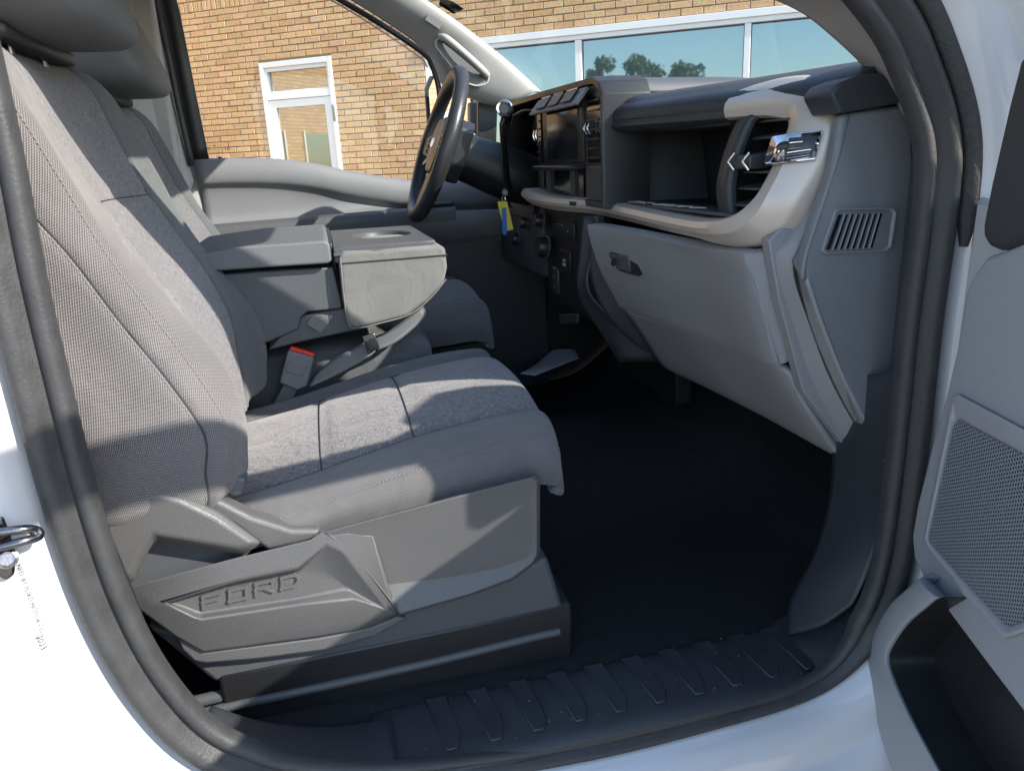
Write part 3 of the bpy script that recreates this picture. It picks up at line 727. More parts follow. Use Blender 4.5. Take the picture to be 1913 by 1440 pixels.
# rear half with recess
o0 = [(232, 1100), (420, 1052), (578, 1015), (600, 992), (690, 1000), (745, 1145), (690, 1172), (600, 1188), (380, 1218), (330, 1190), (262, 1140)]
o1 = [(245, 1094), (425, 1044), (580, 1006), (604, 990), (700, 1000), (738, 1146), (680, 1160), (600, 1170), (385, 1180), (345, 1165), (275, 1128)]
i0_ = [(306, 1126), (440, 1086), (556, 1062), (612, 1016), (640, 1030), (728, 1142), (662, 1118), (560, 1128), (374, 1156), (362, 1152), (335, 1138)]
f0 = [(318, 1126), (440, 1090), (560, 1066), (570, 1056), (600, 1060), (655, 1100), (640, 1100), (560, 1118), (376, 1146), (366, 1143), (343, 1134)]
shell('seat_shield_rear', [[P(x, y, Yb+.045) for x, y in o0], [P(x, y, Yb+.006) for x, y in o0], [P(x, y, Yb) for x, y in o1], [P(x, y, Yb-.004) for x, y in i0_], [P(x, y, Yb+.012) for x, y in f0]], MT['shield'], pseat)
# front half, dished towards its lower edge
q0 = [(600, 993), (700, 966), (880, 918), (998, 888), (1009, 898), (1009, 1035), (1000, 1052), (960, 1082), (880, 1112), (746, 1150), (690, 1080), (650, 1030)]
c_ = A(820, 1020)
q1 = [tuple(c_ + (A(*p)-c_)*.965) for p in q0]
q2 = [(622, 1002), (700, 984), (880, 936), (985, 908), (994, 914), (994, 1030), (980, 1044), (940, 1060), (850, 1075), (720, 1092), (690, 1062), (655, 1020)]
shell('seat_shield_front', [[P(x, y, Yb+.05) for x, y in q0], [P(x, y, Yb+.003) for x, y in q0], [P(x, y, Yb-.003) for x, y in q1], [P(x, y, Yb+(.004 if y > 1040 else .000)+(.010 if y > 1060 and x > 700 else 0)) for x, y in q2]], MT['shield'], pseat)
# lower strip under the recess
l0 = [(330, 1192), (380, 1217), (600, 1190), (690, 1172), (745, 1150), (760, 1156), (700, 1190), (610, 1215), (480, 1232), (385, 1240), (362, 1236), (340, 1215)]
prism('seat_shield_lower', [P(x, y, Yb+.012) for x, y in l0], (0, .04, 0), MT['shield'], pseat, bevel=.004, seg=3)
# riser down to the floor
r0 = [(270, 1170), (420, 1195), (640, 1170), (880, 1095), (985, 1055), (1024, 1042), (1058, 1150), (990, 1172)]
prism('seat_riser', [P(x, y, .162) for x, y in r0] + [at(640, 1246, Y=.162), at(400, 1276, Y=.162)], (0, .06, 0), MT['char'], pseat, bevel=.008, seg=3)
rr = [at(330, 1318, Y=.172), at(480, 1284, Y=.172), at(640, 1250, Y=.172), at(820, 1210, Y=.172), at(985, 1170, Y=.172), at(1040, 1158, Y=.172)]
tube('seat_track', rr, .009, MT['char'], pseat, 10, k=4)
for dz in (-.012,): tube('seat_track', [p + A(0, -.012, dz) for p in rr], .007, MT['char'], pseat, 10, k=4)
prism('seat_foot', [A(-.50, .16, .0), A(.02, .16, .0), A(.02, .16, .10), A(-.50, .16, .09)], (0, .10, 0), MT['black'], pseat, bevel=.006)
# recliner cover with the pull handle recess
rc = [(150, 925), (210, 912), (300, 912), (345, 924), (410, 955), (488, 1012), (478, 1022), (455, 1036), (290, 1010), (268, 1045), (250, 1085), (228, 1090)]
rc1 = [(165, 935), (215, 926), (298, 926), (338, 938), (400, 968), (470, 1014), (462, 1018), (445, 1022), (285, 996), (255, 1040), (240, 1072), (225, 1075)]
shell('recliner_cover', [[P(x, y, Yb+.05) for x, y in rc], [P(x, y, Yb+.004) for x, y in rc], [P(x, y, Yb-.006) for x, y in rc1]], MT['shield'], pseat)
prism('recliner_recess', [P(x, y, Yb+.028) for x, y in ((250, 1000), (470, 1028), (440, 1060), (250, 1100), (228, 1092))], (0, .03, 0), MT['char'], pseat, bevel=.003)
st2 = [(330, 908), (400, 930), (470, 966), (545, 990), (600, 990), (590, 1010), (500, 1030), (440, 985), (380, 950)]
prism('shield_rail', [P(x, y, Yb+.020) for x, y in st2], (0, .03, 0), MT['shield'], pseat, bevel=.006, seg=3)
prism('cushion_hook', [P(x, y, Yb+.04) for x, y in ((440, 890), (462, 896), (452, 925), (440, 930), (400, 912))], (0, .03, 0), MT['char'], pseat, bevel=.004)
ux = P(555, 1092) - P(375, 1128); uy = P(376, 1105) - P(380, 1140)
block_letters('lettering', 'FORD', P(377, 1139, Yb+.0105), P(560, 1094, Yb+.0105) - P(377, 1139, Yb+.0105), A(0, 0, 1), .128, .021, .0052, .0018, MT['shield'], pseat)

# shoulder-belt webbing at the rear post
bw = np.array([[at(150, 915, Y=.035), at(172, 915, Y=.055)], [at(215, 1090, Y=.035), at(242, 1090, Y=.058)], [at(285, 1250, Y=.035), at(318, 1290, Y=.06)], [at(310, 1300, Y=.04), at(345, 1330, Y=.06)]])
tp(gridmesh('seat_belt_webbing', bw, MT['belt'], None, thick=.0016))
up_ = np.array([[A(-.60, .04, .38), A(-.60, .075, .38)], [A(-.62, .04, .8), A(-.62, .08, .8)], [A(-.64, .04, 1.1), A(-.64, .08, 1.1)]])
# ------------------------------------------------------------------ folded centre seat with tray, middle cushion, buckle
cs = grp('folded_centre_seat'); cs['label'] = 'folded centre seat with cup holder tray and storage side'
Yc, Yd = .622, 1.035
def XZ(x, y, Y=Yc): return at(x, y, Y=Y)
# arm-rest pad (the folded back)
pad = [XZ(330, 480), XZ(395, 470), XZ(470, 459), XZ(608, 449), XZ(616, 456), XZ(620, 488), XZ(612, 493), XZ(500, 500), XZ(330, 512)]
prism('armrest_pad', pad, (0, Yd-Yc, 0), MT['vinyl'], cs, bevel=.014, seg=4)
# upright storage side
sp_ = [XZ(330, 520, .645), XZ(480, 507, .645), XZ(622, 499, .645), XZ(640, 572, .645), XZ(636, 577, .645), XZ(575, 583, .645), XZ(563, 592, .645), XZ(558, 615, .645), XZ(500, 640, .645), XZ(330, 660, .645)]
prism('storage_side', sp_, (0, .36, 0), MT['char'], cs, bevel=.003)
prism('latch_plate', [XZ(556, 590, .655), XZ(690, 566, .655), XZ(690, 612, .655), XZ(560, 640, .655), XZ(500, 655, .655)], (0, .33, 0), MT['char'], cs, bevel=.004)
prism('tether_tab', [XZ(583, 590, .648), XZ(625, 588, .648), XZ(600, 623, .648), XZ(572, 605, .648)], (0, .005, 0), MT['beltg'], cs, bevel=.001)
# front block: padded cloth body under the moulded tray
fb = [XZ(632, 482), XZ(640, 470), XZ(700, 468), XZ(815, 458), XZ(832, 462), XZ(836, 500), XZ(830, 528), XZ(800, 560), XZ(762, 590), XZ(700, 606), XZ(664, 614), XZ(650, 604), XZ(640, 560)]
prism('centre_seat_cushion', fb, (0, Yd-Yc, 0), MT['cloth3'], cs, bevel=.012, seg=4)
pth = [XZ(636, 482)+A(0, -.001, 0), XZ(641, 540)+A(0, -.001, 0), XZ(650, 602)+A(0, .002, 0), XZ(668, 614)+A(0, .008, 0), XZ(710, 605)+A(0, .006, 0), XZ(766, 588)+A(0, .005, 0), XZ(806, 556)+A(0, .004, 0), XZ(834, 522)+A(0, .004, 0)]
tube('piping', crom(np.array(pth), 5), .0016, MT['thread'], cs, 6)
tube('seam', [XZ(638, 492)+A(0, -.0012, 0), XZ(740, 484)+A(0, -.0012, 0), XZ(836, 476)+A(0, -.0012, 0)], .0014, MT['seam'], cs, 6)
# tray: plate with an oval cup recess built as a ring
zt = .617; x0, x1, y0, y1 = -.272, -.082, .632, 1.02
cx, cy, rx, ry = -.165, .84, .062, .085
N = 40; an = np.linspace(0, 2*math.pi, N, endpoint=False)
def sq(a):
    c, s_ = math.cos(a), math.sin(a); k = 1/max(abs(c), abs(s_)); return c*k, s_*k
outer = [A((x0+x1)/2 + sq(a)[0]*(x1-x0)/2, (y0+y1)/2 + sq(a)[1]*(y1-y0)/2, zt) for a in an]
hole = [A(cx+rx*math.cos(a), cy+ry*math.sin(a), zt) for a in an]
lip = [A(cx+rx*.93*math.cos(a), cy+ry*.93*math.sin(a), zt-.008) for a in an]
flr = [A(cx+rx*.85*math.cos(a), cy+ry*.85*math.sin(a), zt-.05) for a in an]
base_ = [p - A(0, 0, .028) for p in outer]
V = [p for L_ in (base_, outer, hole, lip, flr) for p in L_]; Fs = []
for k in range(4): Fs += [(k*N+i, k*N+(i+1) % N, (k+1)*N+(i+1) % N, (k+1)*N+i) for i in range(N)]
Fs.append(tuple(range(4*N, 5*N)))
mesh('cup_tray', V, Fs, MT['char'], cs, bevel=.003, angle=30)
tube('tray_edge', [A(x0, y0-.004, zt-.014), A((x0+x1)/2, y0-.004, zt-.014), A(x1, y0-.004, zt-.014)], .004, MT['char'], cs, 8)
prism('tray_hinge', [A(-.285, .64, .60), A(-.272, .64, .60), A(-.272, .64, .625), A(-.285, .64, .625)], (0, .37, 0), MT['black'], cs, bevel=.003)
# middle cushion under it
rbox('middle_cushion', (-.50, .705, .27), (-.085, .985, .415), MT['cloth2'], cs, p=5, n=36, m=20)
tp_ = rbox('middle_base', (-.55, .715, .02), (-.12, .97, .29), MT['black'], cs, p=8, n=32, m=14)
# buckle, webbing and latch
bk = grp('seat_belt_buckle'); Ybk = .655
def B(x, y, Y=Ybk): return at(x, y, Y=Y)
bd = B(560, 720) - B(563, 658); bx_ = B(586, 664) - B(541, 650)
prism('buckle_body', [B(538, 654), B(587, 668), B(574, 722), B(554, 730), B(522, 716), B(524, 706)], (0, .024, 0), MT['vinyl'], bk, bevel=.004, seg=3)
prism('release_button', [B(543, 648)+A(0, .004, 0), B(588, 662)+A(0, .004, 0), B(587, 668)+A(0, .004, 0), B(541, 655)+A(0, .004, 0)], (0, .017, 0), MT['red'], bk, bevel=.0015)
prism('buckle_panel', [B(538, 672, Ybk-.001), B(575, 682, Ybk-.001), B(566, 704, Ybk-.001), B(532, 695, Ybk-.001)], (0, .004, 0), MT['vinyl'], bk, bevel=.002)
prism('buckle_strap', [B(530, 718, Ybk+.006), B(556, 728, Ybk+.006), B(540, 760, Ybk+.006), B(505, 765, Ybk+.006)], (0, .012, 0), MT['char'], bk, bevel=.002)
wb = np.array([[at(588, 700, Y=.675), at(578, 722, Y=.655)], [at(620, 672, Y=.675), at(625, 702, Y=.655)], [at(665, 648, Y=.675), at(680, 672, Y=.655)], [at(690, 632, Y=.675), at(703, 655, Y=.66)]])
tp(gridmesh('belt_webbing', dense(wb, 4, 6), MT['beltg'], None, thick=.002))
wb2 = np.array([[at(692, 632, Y=.672), at(706, 654, Y=.655)], [at(735, 612, Y=.68), at(745, 636, Y=.665)], [at(790, 570, Y=.70), at(800, 590, Y=.69)]])
tp(gridmesh('belt_webbing', dense(wb2, 4, 6), MT['char'], None, thick=.002))
la = grp('belt_latch')
prism('latch_plate_metal', [at(676, 628, Y=.648), at(700, 622, Y=.648), at(709, 650, Y=.648), at(688, 662, Y=.648)], (0, .006, 0), MT['steel'], la, bevel=.002)
prism('latch_cover', [at(682, 640, Y=.643), at(703, 630, Y=.643), at(709, 648, Y=.643), at(690, 658, Y=.643)], (0, .006, 0), MT['black'], la, bevel=.002)

# ------------------------------------------------------------------ dashboard
dash = grp('dashboard'); dash['label'] = 'grey dashboard with silver trim, open bin and glove box'
def box2(*a, **k): return box(*a, **k)
xb = lambda y: float(np.interp(y, [.05, .13, .22, .30, .45, .62, .70], [.415, .385, .36, .342, .308, .277, .272]))
sec = []
for y in (.09, .105, .13, .20, .30, .45, .60, .69):
    b_ = xb(y); rise = float(np.interp(y, [.05, .2, .7], [0, .004, .012])); e = .012 if y < .06 else 0
    sec.append([A(.98, y, .845), A(.80, y, .858+rise), A(.60, y, .860+rise), A(.48, y, .854+rise), A(b_+.05, y, .846+rise*.6-e*.3), A(b_+.016, y, .838-e*.4), A(b_+.002, y, .828-e*.3), A(b_+.002, y, .814), A(b_+.014, y, .806), A(.47, y, .800)])
patch('dash_pad', sec, MT['dark'], dash, 5, 5, thick=.01, angle=60)
# raised pad behind the centre bezel and the gauge hood
sec = []
for y in (.70, .72, .80, .95, 1.10, 1.25, 1.40, 1.48, 1.60):
    h = float(np.interp(y, [.70, .72, .80, 1.2, 1.40, 1.48, 1.60], [.868, .890, .897, .902, .900, .875, .862]))
    sec.append([A(.98, y, .852), A(.80, y, .870), A(.60, y, (.886+h)/2), A(.45, y, h), A(.37, y, h+.001), A(.345, y, h), A(.34, y, h-.02), A(.34, y, .80)])
patch('dash_crest', sec, MT['char'], dash, 4, 5, thick=.01, angle=60)
# end cap of the pad, facing the door
prism('dash_pad_end', [at(1552, 176, Y=.075), at(1566, 156, Y=.075), at(1600, 143, Y=.075), at(1640, 135, Y=.075), at(1668, 148, Y=.075), at(1694, 190, Y=.075), at(1640, 201, Y=.075), at(1570, 213, Y=.075)], (0, .06, 0), MT['dark'], dash, bevel=.004, seg=3)
# open storage bin
MT['bin'] = mat('bin_black', (.016, .017, .020), .5, grain=(600, .0002, 'v'))
box('bin_back', (.47, .20, .655), (.485, .70, .81), MT['bin'], dash, bevel=.002)
box('bin_floor', (.36, .19, .655), (.47, .70, .664), MT['bin'], dash, bevel=.001)
prism('bin_wall', [A(.30, .662, .662), A(.47, .60, .662), A(.47, .64, .812), A(.29, .668, .812)], (0, .012, 0), MT['bin'], dash, bevel=.002)
for nm, pl in (('bin_lip', [(1168, 360, .335), (1152, 320, .318), (1146, 285, .318), (1158, 247, .318), (1180, 243, .325), (1260, 236, .335), (1368, 228, .352)]),):
    pp = [at(x, y, X=X) for x, y, X in pl]; tube(nm, crom(np.array(pp), 4), .0062, MT['dark'], dash, 8)
tube('bin_divider', [at(1272, 322, X=.44), at(1276, 340, X=.43), at(1268, 360, X=.42)], .0018, MT['char'], dash, 6)
# shelf
shp = [at(1125, 372, Z=.664), at(1180, 362, Z=.664), at(1300, 372, Z=.664), at(1385, 385, Z=.664), at(1402, 398, Z=.664), at(1370, 420, Z=.664), at(1250, 394, Z=.664), at(1120, 378, Z=.664)]
prism('shelf', [A(.292, .665, .660), A(.36, .665, .660), A(.36, .20, .660), A(.30, .18, .660)], (0, 0, .005), MT['char'], dash, bevel=.002)
p1, p2 = at(1132, 373, Z=.6655), at(1303, 390, Z=.6655)
block_letters('lettering', 'SUPER DUTY', p1 + A(-.006, 0, 0), p2-p1, A(1, .0, 0), float(np.linalg.norm(p2-p1)), .022, .0050, .0012, MT['silver'], dash)
# silver trim sweep: along the shelf edge, up round the outer vent and back over it
path = [(1.085, .668, .225), (1.00, .661, .222), (.90, .657, .226), (.80, .656, .240), (.72, .655, .262), (.64, .650, .280), (.52, .645, .287), (.38, .640, .290), (.27, .639, .293), (.20, .648, .300), (.165, .672, .315), (.156, .705, .333), (.154, .745, .352), (.158, .783, .368), (.176, .806, .372), (.215, .815, .362), (.26, .8165, .350), (.30, .8165, .340)]
Pc = crom(np.array([[x, y, z] for y, z, x in path]), 6)
T = np.gradient(Pc, axis=0); T /= np.linalg.norm(T, axis=1)[:, None]
tt_ = np.linspace(0, 1, len(Pc))
G = []
for i, p in enumerate(Pc):
    t = T[i]; ax = A(-1, 0, 0) - t*np.dot(A(-1, 0, 0), t); ax /= np.linalg.norm(ax); nn = np.cross(ax, t); nn /= np.linalg.norm(nn)   # nn: outward of the C
    c = A(.3, .42, .73)
    if np.dot(nn, p - A(p[0], .40, .74)) < 0: nn = -nn
    k = float(np.interp(tt_[i], [0, .45, .55, .75, .86, 1], [0, 0, .6, 1, .7, .3]))     # how far the wide pillar section has opened
    wo = .016 + .032*k; wi = .016 + .004*k
    prf = [(-wi, .05), (-wi, -.004), (-wi+.004, -.012), (-wi*.2, -.0155), (wo*.25, -.013-.002*k), (wo*.45, -.008), (wo*.9, .012*k-.002), (wo, .018*k+.004), (wo, .05)]
    G.append([p + nn*u - (-ax)*0 + ax*(-v) for u, v in prf])
G = np.array(G)
sv = gridmesh('silver_trim', G, MT['silver'], dash, angle=32, caps=True)
# outer air vent: housing, slats, tab
hb = [[at(1352, 300, X=.33), at(1366, 262, X=.335), at(1384, 228, X=.34)], [at(1362, 300, X=.322), at(1377, 262, X=.327), at(1396, 226, X=.332)]]
pod = [[A(.43, .300, .660), A(.43, .300, .70), A(.43, .298, .745), A(.43, .292, .79), A(.43, .288, .802)],
       [A(.336, .290, .657), A(.330, .293, .70), A(.337, .290, .745), A(.350, .284, .79), A(.360, .279, .802)],
       [A(.322, .281, .657), A(.317, .285, .70), A(.324, .282, .745), A(.339, .276, .79), A(.349, .271, .802)],
       [A(.318, .254, .657), A(.313, .257, .70), A(.320, .254, .745), A(.335, .249, .79), A(.345, .244, .802)],
       [A(.330, .250, .657), A(.325, .253, .70), A(.332, .250, .745), A(.346, .245, .79), A(.356, .240, .802)]]
patch('vent_housing', pod, MT['dark'], dash, 5, 5, thick=.004, angle=50)
box('vent_throat', (.395, .150, .66), (.41, .28, .815), MT['bin'], dash, bevel=0)
prism('vent_base', [A(.325, .28, .655), A(.325, .19, .655), A(.40, .16, .655), A(.40, .28, .655)], (0, 0, .012), MT['dark'], dash, bevel=.003)
for k in range(6):
    z = .676 + .0235*k; x = .3225 + .0072*k
    prism('vent_slat', [A(x-.002, .252, z-.002), A(x-.002, .168, z-.002), A(x+.035, .168, z+.004), A(x+.035, .252, z+.004)], (0, 0, .0035), MT['char'], dash, bevel=.001, seg=1)
tb = grp('x'); bpy.data.objects.remove(tb)
prism('vent_tab', [A(.312, .240, .728), A(.312, .196, .728), A(.36, .196, .728), A(.36, .240, .728)], (0, 0, .020), MT['dark'], dash, bevel=.003)
for y in (.240, .200):
    tube('vent_tab_trim', [A(.312, y-.003, .751), A(.305, y+.003, .739), A(.312, y-.003, .727)], .0022, MT['chrome'], dash, 8)
# chrome flag emblem across the pillar section
def EM(x, y, Y=.150): return at(x, y, Y=Y)
em0 = [at(1437, 305, Y=.172)+A(-.004, 0, 0), at(1452, 258, Y=.172)+A(-.004, 0, 0), at(1480, 252, Y=.142)+A(-.004, -.002, 0), at(1541, 248, Y=.112), at(1528, 296, Y=.112), at(1476, 304, Y=.142)+A(-.004, -.002, 0)]
gm = np.array([[at(1452, 258, Y=.176), at(1478, 254, Y=.150), at(1541, 248, Y=.115)], [at(1444, 282, Y=.176), at(1470, 280, Y=.150), at(1535, 272, Y=.115)], [at(1437, 305, Y=.176), at(1463, 304, Y=.150), at(1528, 296, Y=.115)]])
gridmesh('emblem_plate', gm + A(-.006, -.004, 0), MT['chrome'], dash, thick=.006)
for a in (0, 2):
    tube('emblem_rail', gm[a] + A(-.008, -.006, 0), .003, MT['chrome'], dash, 8)
fl2 = np.array([[at(1484, 258, Y=.148), at(1536, 254, Y=.118)], [at(1474, 300, Y=.148), at(1524, 292, Y=.118)]]) + A(-.0140, -.0105, 0)
gridmesh('emblem_field', fl2, MT['char'], dash, thick=.002)
for k in range(7):
    f = (k+.5)/7; a = fl2[0][0]*(1-f) + fl2[1][0]*f; b_ = fl2[0][1]*(1-f) + fl2[1][1]*f
    e = .52 if k < 4 else .92
    s0 = a*.95 + b_*.05; s1 = a*(1-e) + b_*e
    tube('emblem_stripe', [s0 + A(-.001, -.001, 0), s1 + A(-.001, -.001, 0)], .0013, MT['chrome'], dash, 6)

# glove box door and knee panel
gb = [[at(1112, 428, Y=.625), at(1118, 416, Y=.620), at(1180, 424, Y=.52), at(1300, 446, Y=.33), at(1400, 462, Y=.192), at(1414, 466, Y=.176), at(1418, 472, Y=.170)],
      [at(1112, 440, Y=.628), at(1122, 436, Y=.618), at(1190, 446, Y=.51), at(1310, 470, Y=.33), at(1404, 492, Y=.192), at(1418, 498, Y=.176), at(1424, 500, Y=.170)],
      [at(1128, 492, Y=.628), at(1140, 492, Y=.618), at(1215, 506, Y=.50), at(1330, 536, Y=.33), at(1420, 562, Y=.192), at(1438, 566, Y=.176), at(1445, 566, Y=.170)],
      [at(1168, 566, Y=.628), at(1178, 566, Y=.618), at(1250, 592, Y=.50), at(1365, 634, Y=.33), at(1448, 664, Y=.192), at(1464, 670, Y=.176), at(1472, 672, Y=.170)]]
G = dense(gb, 5, 6); gridmesh('glove_box_door', G + A(-.004, 0, 0), MT['grey'], dash, thick=.02, angle=50, bevel=.004)
gl = [[at(1169, 570, Y=.628), at(1250, 596, Y=.50), at(1365, 638, Y=.33), at(1448, 668, Y=.192), at(1484, 690, Y=.160)],
      [at(1205, 622, Y=.632), at(1285, 652, Y=.50), at(1395, 700, Y=.33), at(1480, 738, Y=.192), at(1514, 752, Y=.155)],
      [at(1240, 674, Y=.636), at(1320, 710, Y=.50), at(1430, 764, Y=.33), at(1530, 818, Y=.192), at(1576, 842, Y=.150)],
      [at(1250, 690, Y=.64)+A(.03, 0, 0), at(1325, 725, Y=.50)+A(.03, 0, 0), at(1435, 780, Y=.33)+A(.03, 0, 0), at(1535, 830, Y=.192)+A(.03, 0, 0), at(1566, 845, Y=.160)+A(.03, 0, 0)]]
patch('knee_panel', gl, MT['grey'], dash, 5, 6, thick=.012)
# latch pull
lr = [at(1141, 471, Y=.568), at(1158, 470, Y=.545), at(1196, 478, Y=.49), at(1205, 512, Y=.485), at(1196, 516, Y=.49), at(1160, 506, Y=.545)]
prism('latch_recess', [p + A(-.0045, 0, 0) for p in lr], (.003, 0, 0), MT['black'], dash, bevel=.002)
prism('latch_pull', [p + A(-.009, 0, 0) for p in (at(1143, 473, Y=.566), at(1180, 477, Y=.512), at(1188, 510, Y=.508), at(1160, 503, Y=.548))], (.006, 0, 0), MT['char'], dash, bevel=.0025)
lathe('lock', [(0, 0), (.0075, 0), (.0075, .002), (.005, .002), (.005, .0008), (0, .0008)], at(1156, 489, Y=.545)+A(-.0105, 0, 0), (-1, 0, .1), MT['black'], dash, 16)
prism('dash_end_core', [at(x, y, Y=.134) for x, y in ((1436, 450), (1500, 385), (1545, 230), (1600, 214), (1590, 330), (1540, 500), (1640, 822), (1580, 836), (1500, 730), (1455, 560))], (0, .02, 0), MT['grey'], dash, bevel=.002)
# end pillar of the dash and the side panel with defroster grille
eL = [(1548, 215, .128), (1530, 312, .128), (1500, 398, .130), (1455, 454, .142), (1420, 470, .166), (1424, 520, .170), (1446, 590, .170), (1478, 690, .168), (1520, 765, .162), (1566, 838, .154)]
eR = [(1570, 212, .112), (1553, 312, .112), (1526, 400, .112), (1502, 452, .112), (1484, 488, .114), (1488, 530, .114), (1508, 590, .114), (1545, 690, .112), (1584, 768, .110), (1628, 841, .106)]
eM = [((a_[0]*.6+b_[0]*.4), (a_[1]*.6+b_[1]*.4), (a_[2]*.45+b_[2]*.55)) for a_, b_ in zip(eL, eR)]
patch('dash_end_pillar', [[at(x, y, Y=Y) for x, y, Y in L_] for L_ in (eL, eM, eR)], MT['grey'], dash, 5, 6, thick=.012)
tube('end_shut_line', crom(np.array([at(x, y, Y=Y-.0005) for x, y, Y in eR]), 5), .0013, MT['black'], dash, 6)
MT['endgrain'] = mat('grained_grey', (.185, .19, .20), .5, grain=(520, .0004, 'v'), mottle=.06)
sp2 = [[at(1470, 480, Y=.110), at(1508, 408, Y=.108), at(1543, 318, Y=.106), at(1572, 213, Y=.100)],
       [at(1484, 490, Y=.098), at(1522, 400, Y=.096), at(1556, 320, Y=.094), at(1590, 212, Y=.086)],
       [at(1502, 480, Y=.086), at(1545, 395, Y=.085), at(1585, 320, Y=.084), at(1620, 208, Y=.078)]]
sidep = [at(1572, 214, Y=.085), at(1640, 203, Y=.085), at(1696, 195, Y=.085), at(1704, 230, Y=.085), at(1708, 260, Y=.085), at(1712, 420, Y=.085), at(1702, 520, Y=.085), at(1665, 790, Y=.085), at(1634, 838, Y=.085), at(1600, 765, Y=.085), at(1555, 660, Y=.085), at(1505, 525, Y=.085), at(1502, 490, Y=.085), at(1520, 420, Y=.085), at(1555, 320, Y=.085)]
prism('dash_side_panel', sidep, (0, .02, 0), MT['endgrain'], dash, bevel=.006, seg=3)
lft = [[at(1484, 490, Y=.113), at(1503, 454, Y=.111), at(1533, 380, Y=.111), at(1556, 300, Y=.111), at(1571, 214, Y=.110)],
       [at(1505, 525, Y=.0845), at(1510, 480, Y=.0845), at(1540, 385, Y=.0845), at(1566, 305, Y=.0845), at(1588, 216, Y=.0845)]]
patch('dash_side_bevel', lft, MT['endgrain'], dash, 4, 5, thick=.006)
lf2 = [[at(1484, 490, Y=.113), at(1508, 592, Y=.113), at(1546, 692, Y=.111), at(1585, 770, Y=.109), at(1629, 841, Y=.105)],
       [at(1505, 525, Y=.0845), at(1528, 590, Y=.0845), at(1568, 690, Y=.0845), at(1606, 768, Y=.0845), at(1640, 834, Y=.0845)]]
patch('dash_side_bevel', lf2, MT['grey'], dash, 4, 5, thick=.006)
fr = [at(1566, 389, Y=.0835), at(1668, 388, Y=.0835), at(1674, 396, Y=.0835), at(1664, 462, Y=.0835), at(1654, 469, Y=.0835), at(1540, 474, Y=.0835), at(1534, 468, Y=.0835), at(1558, 394, Y=.0835)]
cg = sum(fr)/len(fr)
loops = [[p + A(0, .004, 0) for p in fr], [p - A(0, .0025, 0) for p in fr], [cg + (p-cg)*.95 - A(0, .0025, 0) for p in fr], [cg + (p-cg)*.90 + A(0, .004, 0) for p in fr]]
g_ = shell('side_grille_frame', loops, MT['grey'], dash, close_last=True, bevel=.0015)
for k in range(8):
    t0, t1 = k/9.2+.02, (k+.55)/9.2+.02
    def gp(u, v): return (at(1566, 400, Y=.083)*(1-u) + at(1664, 397, Y=.083)*u)*(1-v) + (at(1542, 468, Y=.083)*(1-u) + at(1646, 463, Y=.083)*u)*v
    prism('grille_opening', [gp(t0, .02), gp(t1, .02), gp(t1, .98), gp(t0, .98)], (0, .003, 0), MT['gloss'], dash, bevel=0)
    if k: prism('grille_slat', [gp(t0-.032, .0), gp(t0-.016, .0), gp(t0-.016, 1.0), gp(t0-.032, 1.0)], (0, -.004, 0), MT['grey'], dash, bevel=.0008, seg=1)

# centre stack and gauge bezel
XB = .252
def yz(y, z, x=XB): return A(x, y, z)
ou = [(.612, .655), (.612, .866), (.628, .890), (.665, .902), (1.0, .906), (1.36, .906), (1.41, .895), (1.435, .865), (1.445, .80), (1.445, .62), (1.40, .60), (1.12, .60), (1.10, .655)]
inn = [(.626, .668), (.626, .858), (.640, .878), (.672, .889), (1.0, .892), (1.345, .892), (1.39, .882), (1.415, .855), (1.425, .80), (1.425, .635), (1.385, .618), (1.135, .618), (1.09, .672)]
loops = [[yz(y, z, XB+.095) for y, z in ou], [yz(y, z, XB+.004) for y, z in ou], [yz(y*.85+i[0]*.15, z*.85+i[1]*.15, XB-.004) for (y, z), i in zip(ou, inn)], [yz(y, z, XB-.002) for y, z in inn], [yz(y, z, XB+.016) for y, z in inn], [yz(y, z, XB+.05) for y, z in inn]]
def shellx(name, loops, m, parent, bevel=.003, close=False):
    n = len(loops[0]); V = [p for L_ in loops for p in L_]; Fs = []
    for k in range(len(loops)-1): Fs += [(k*n+i, k*n+(i+1) % n, (k+1)*n+(i+1) % n, (k+1)*n+i) for i in range(n)]
    if close: Fs.append(tuple(range((len(loops)-1)*n, len(loops)*n)))
    return mesh(name, V, Fs, m, parent, bevel=bevel, seg=3, angle=35)
shellx('bezel_frame', loops, MT['bezel'], dash)
# centre unit
cu0 = [(.628, .655), (.628, .858), (.644, .880), (.672, .890), (1.05, .890), (1.075, .88), (1.085, .86), (1.085, .655)]
prism('centre_panel', [A(.262, y, z) for y, z in cu0], (.03, 0, 0), MT['bezelg'], dash, bevel=.004)
box('screen_surround', (.255, .742, .742), (.265, 1.028, .868), MT['bezel'], dash, bevel=.003)
box('screen', (.2525, .765, .750), (.256, .985, .858), MT['gloss'], dash, bevel=.001)
prism('button_ledge', [A(.226, .700, .856), A(.252, .700, .888), A(.252, 1.045, .888), A(.226, 1.045, .856)], (.006, 0, -.004), MT['grey'], dash, bevel=.002)
for k in range(3):
    y = .735 + .092*k
    prism('hazard_button', [A(.2285, y, .8625), A(.246, y, .8845), A(.246, y+.070, .8845), A(.2285, y+.070, .8625)], (-.0025, 0, .002), MT['bezel'], dash, bevel=.001)
    tube('button_trim', [A(.2445, y, .8875), A(.2445, y+.070, .8875)], .0018, MT['chrome'], dash, 6)
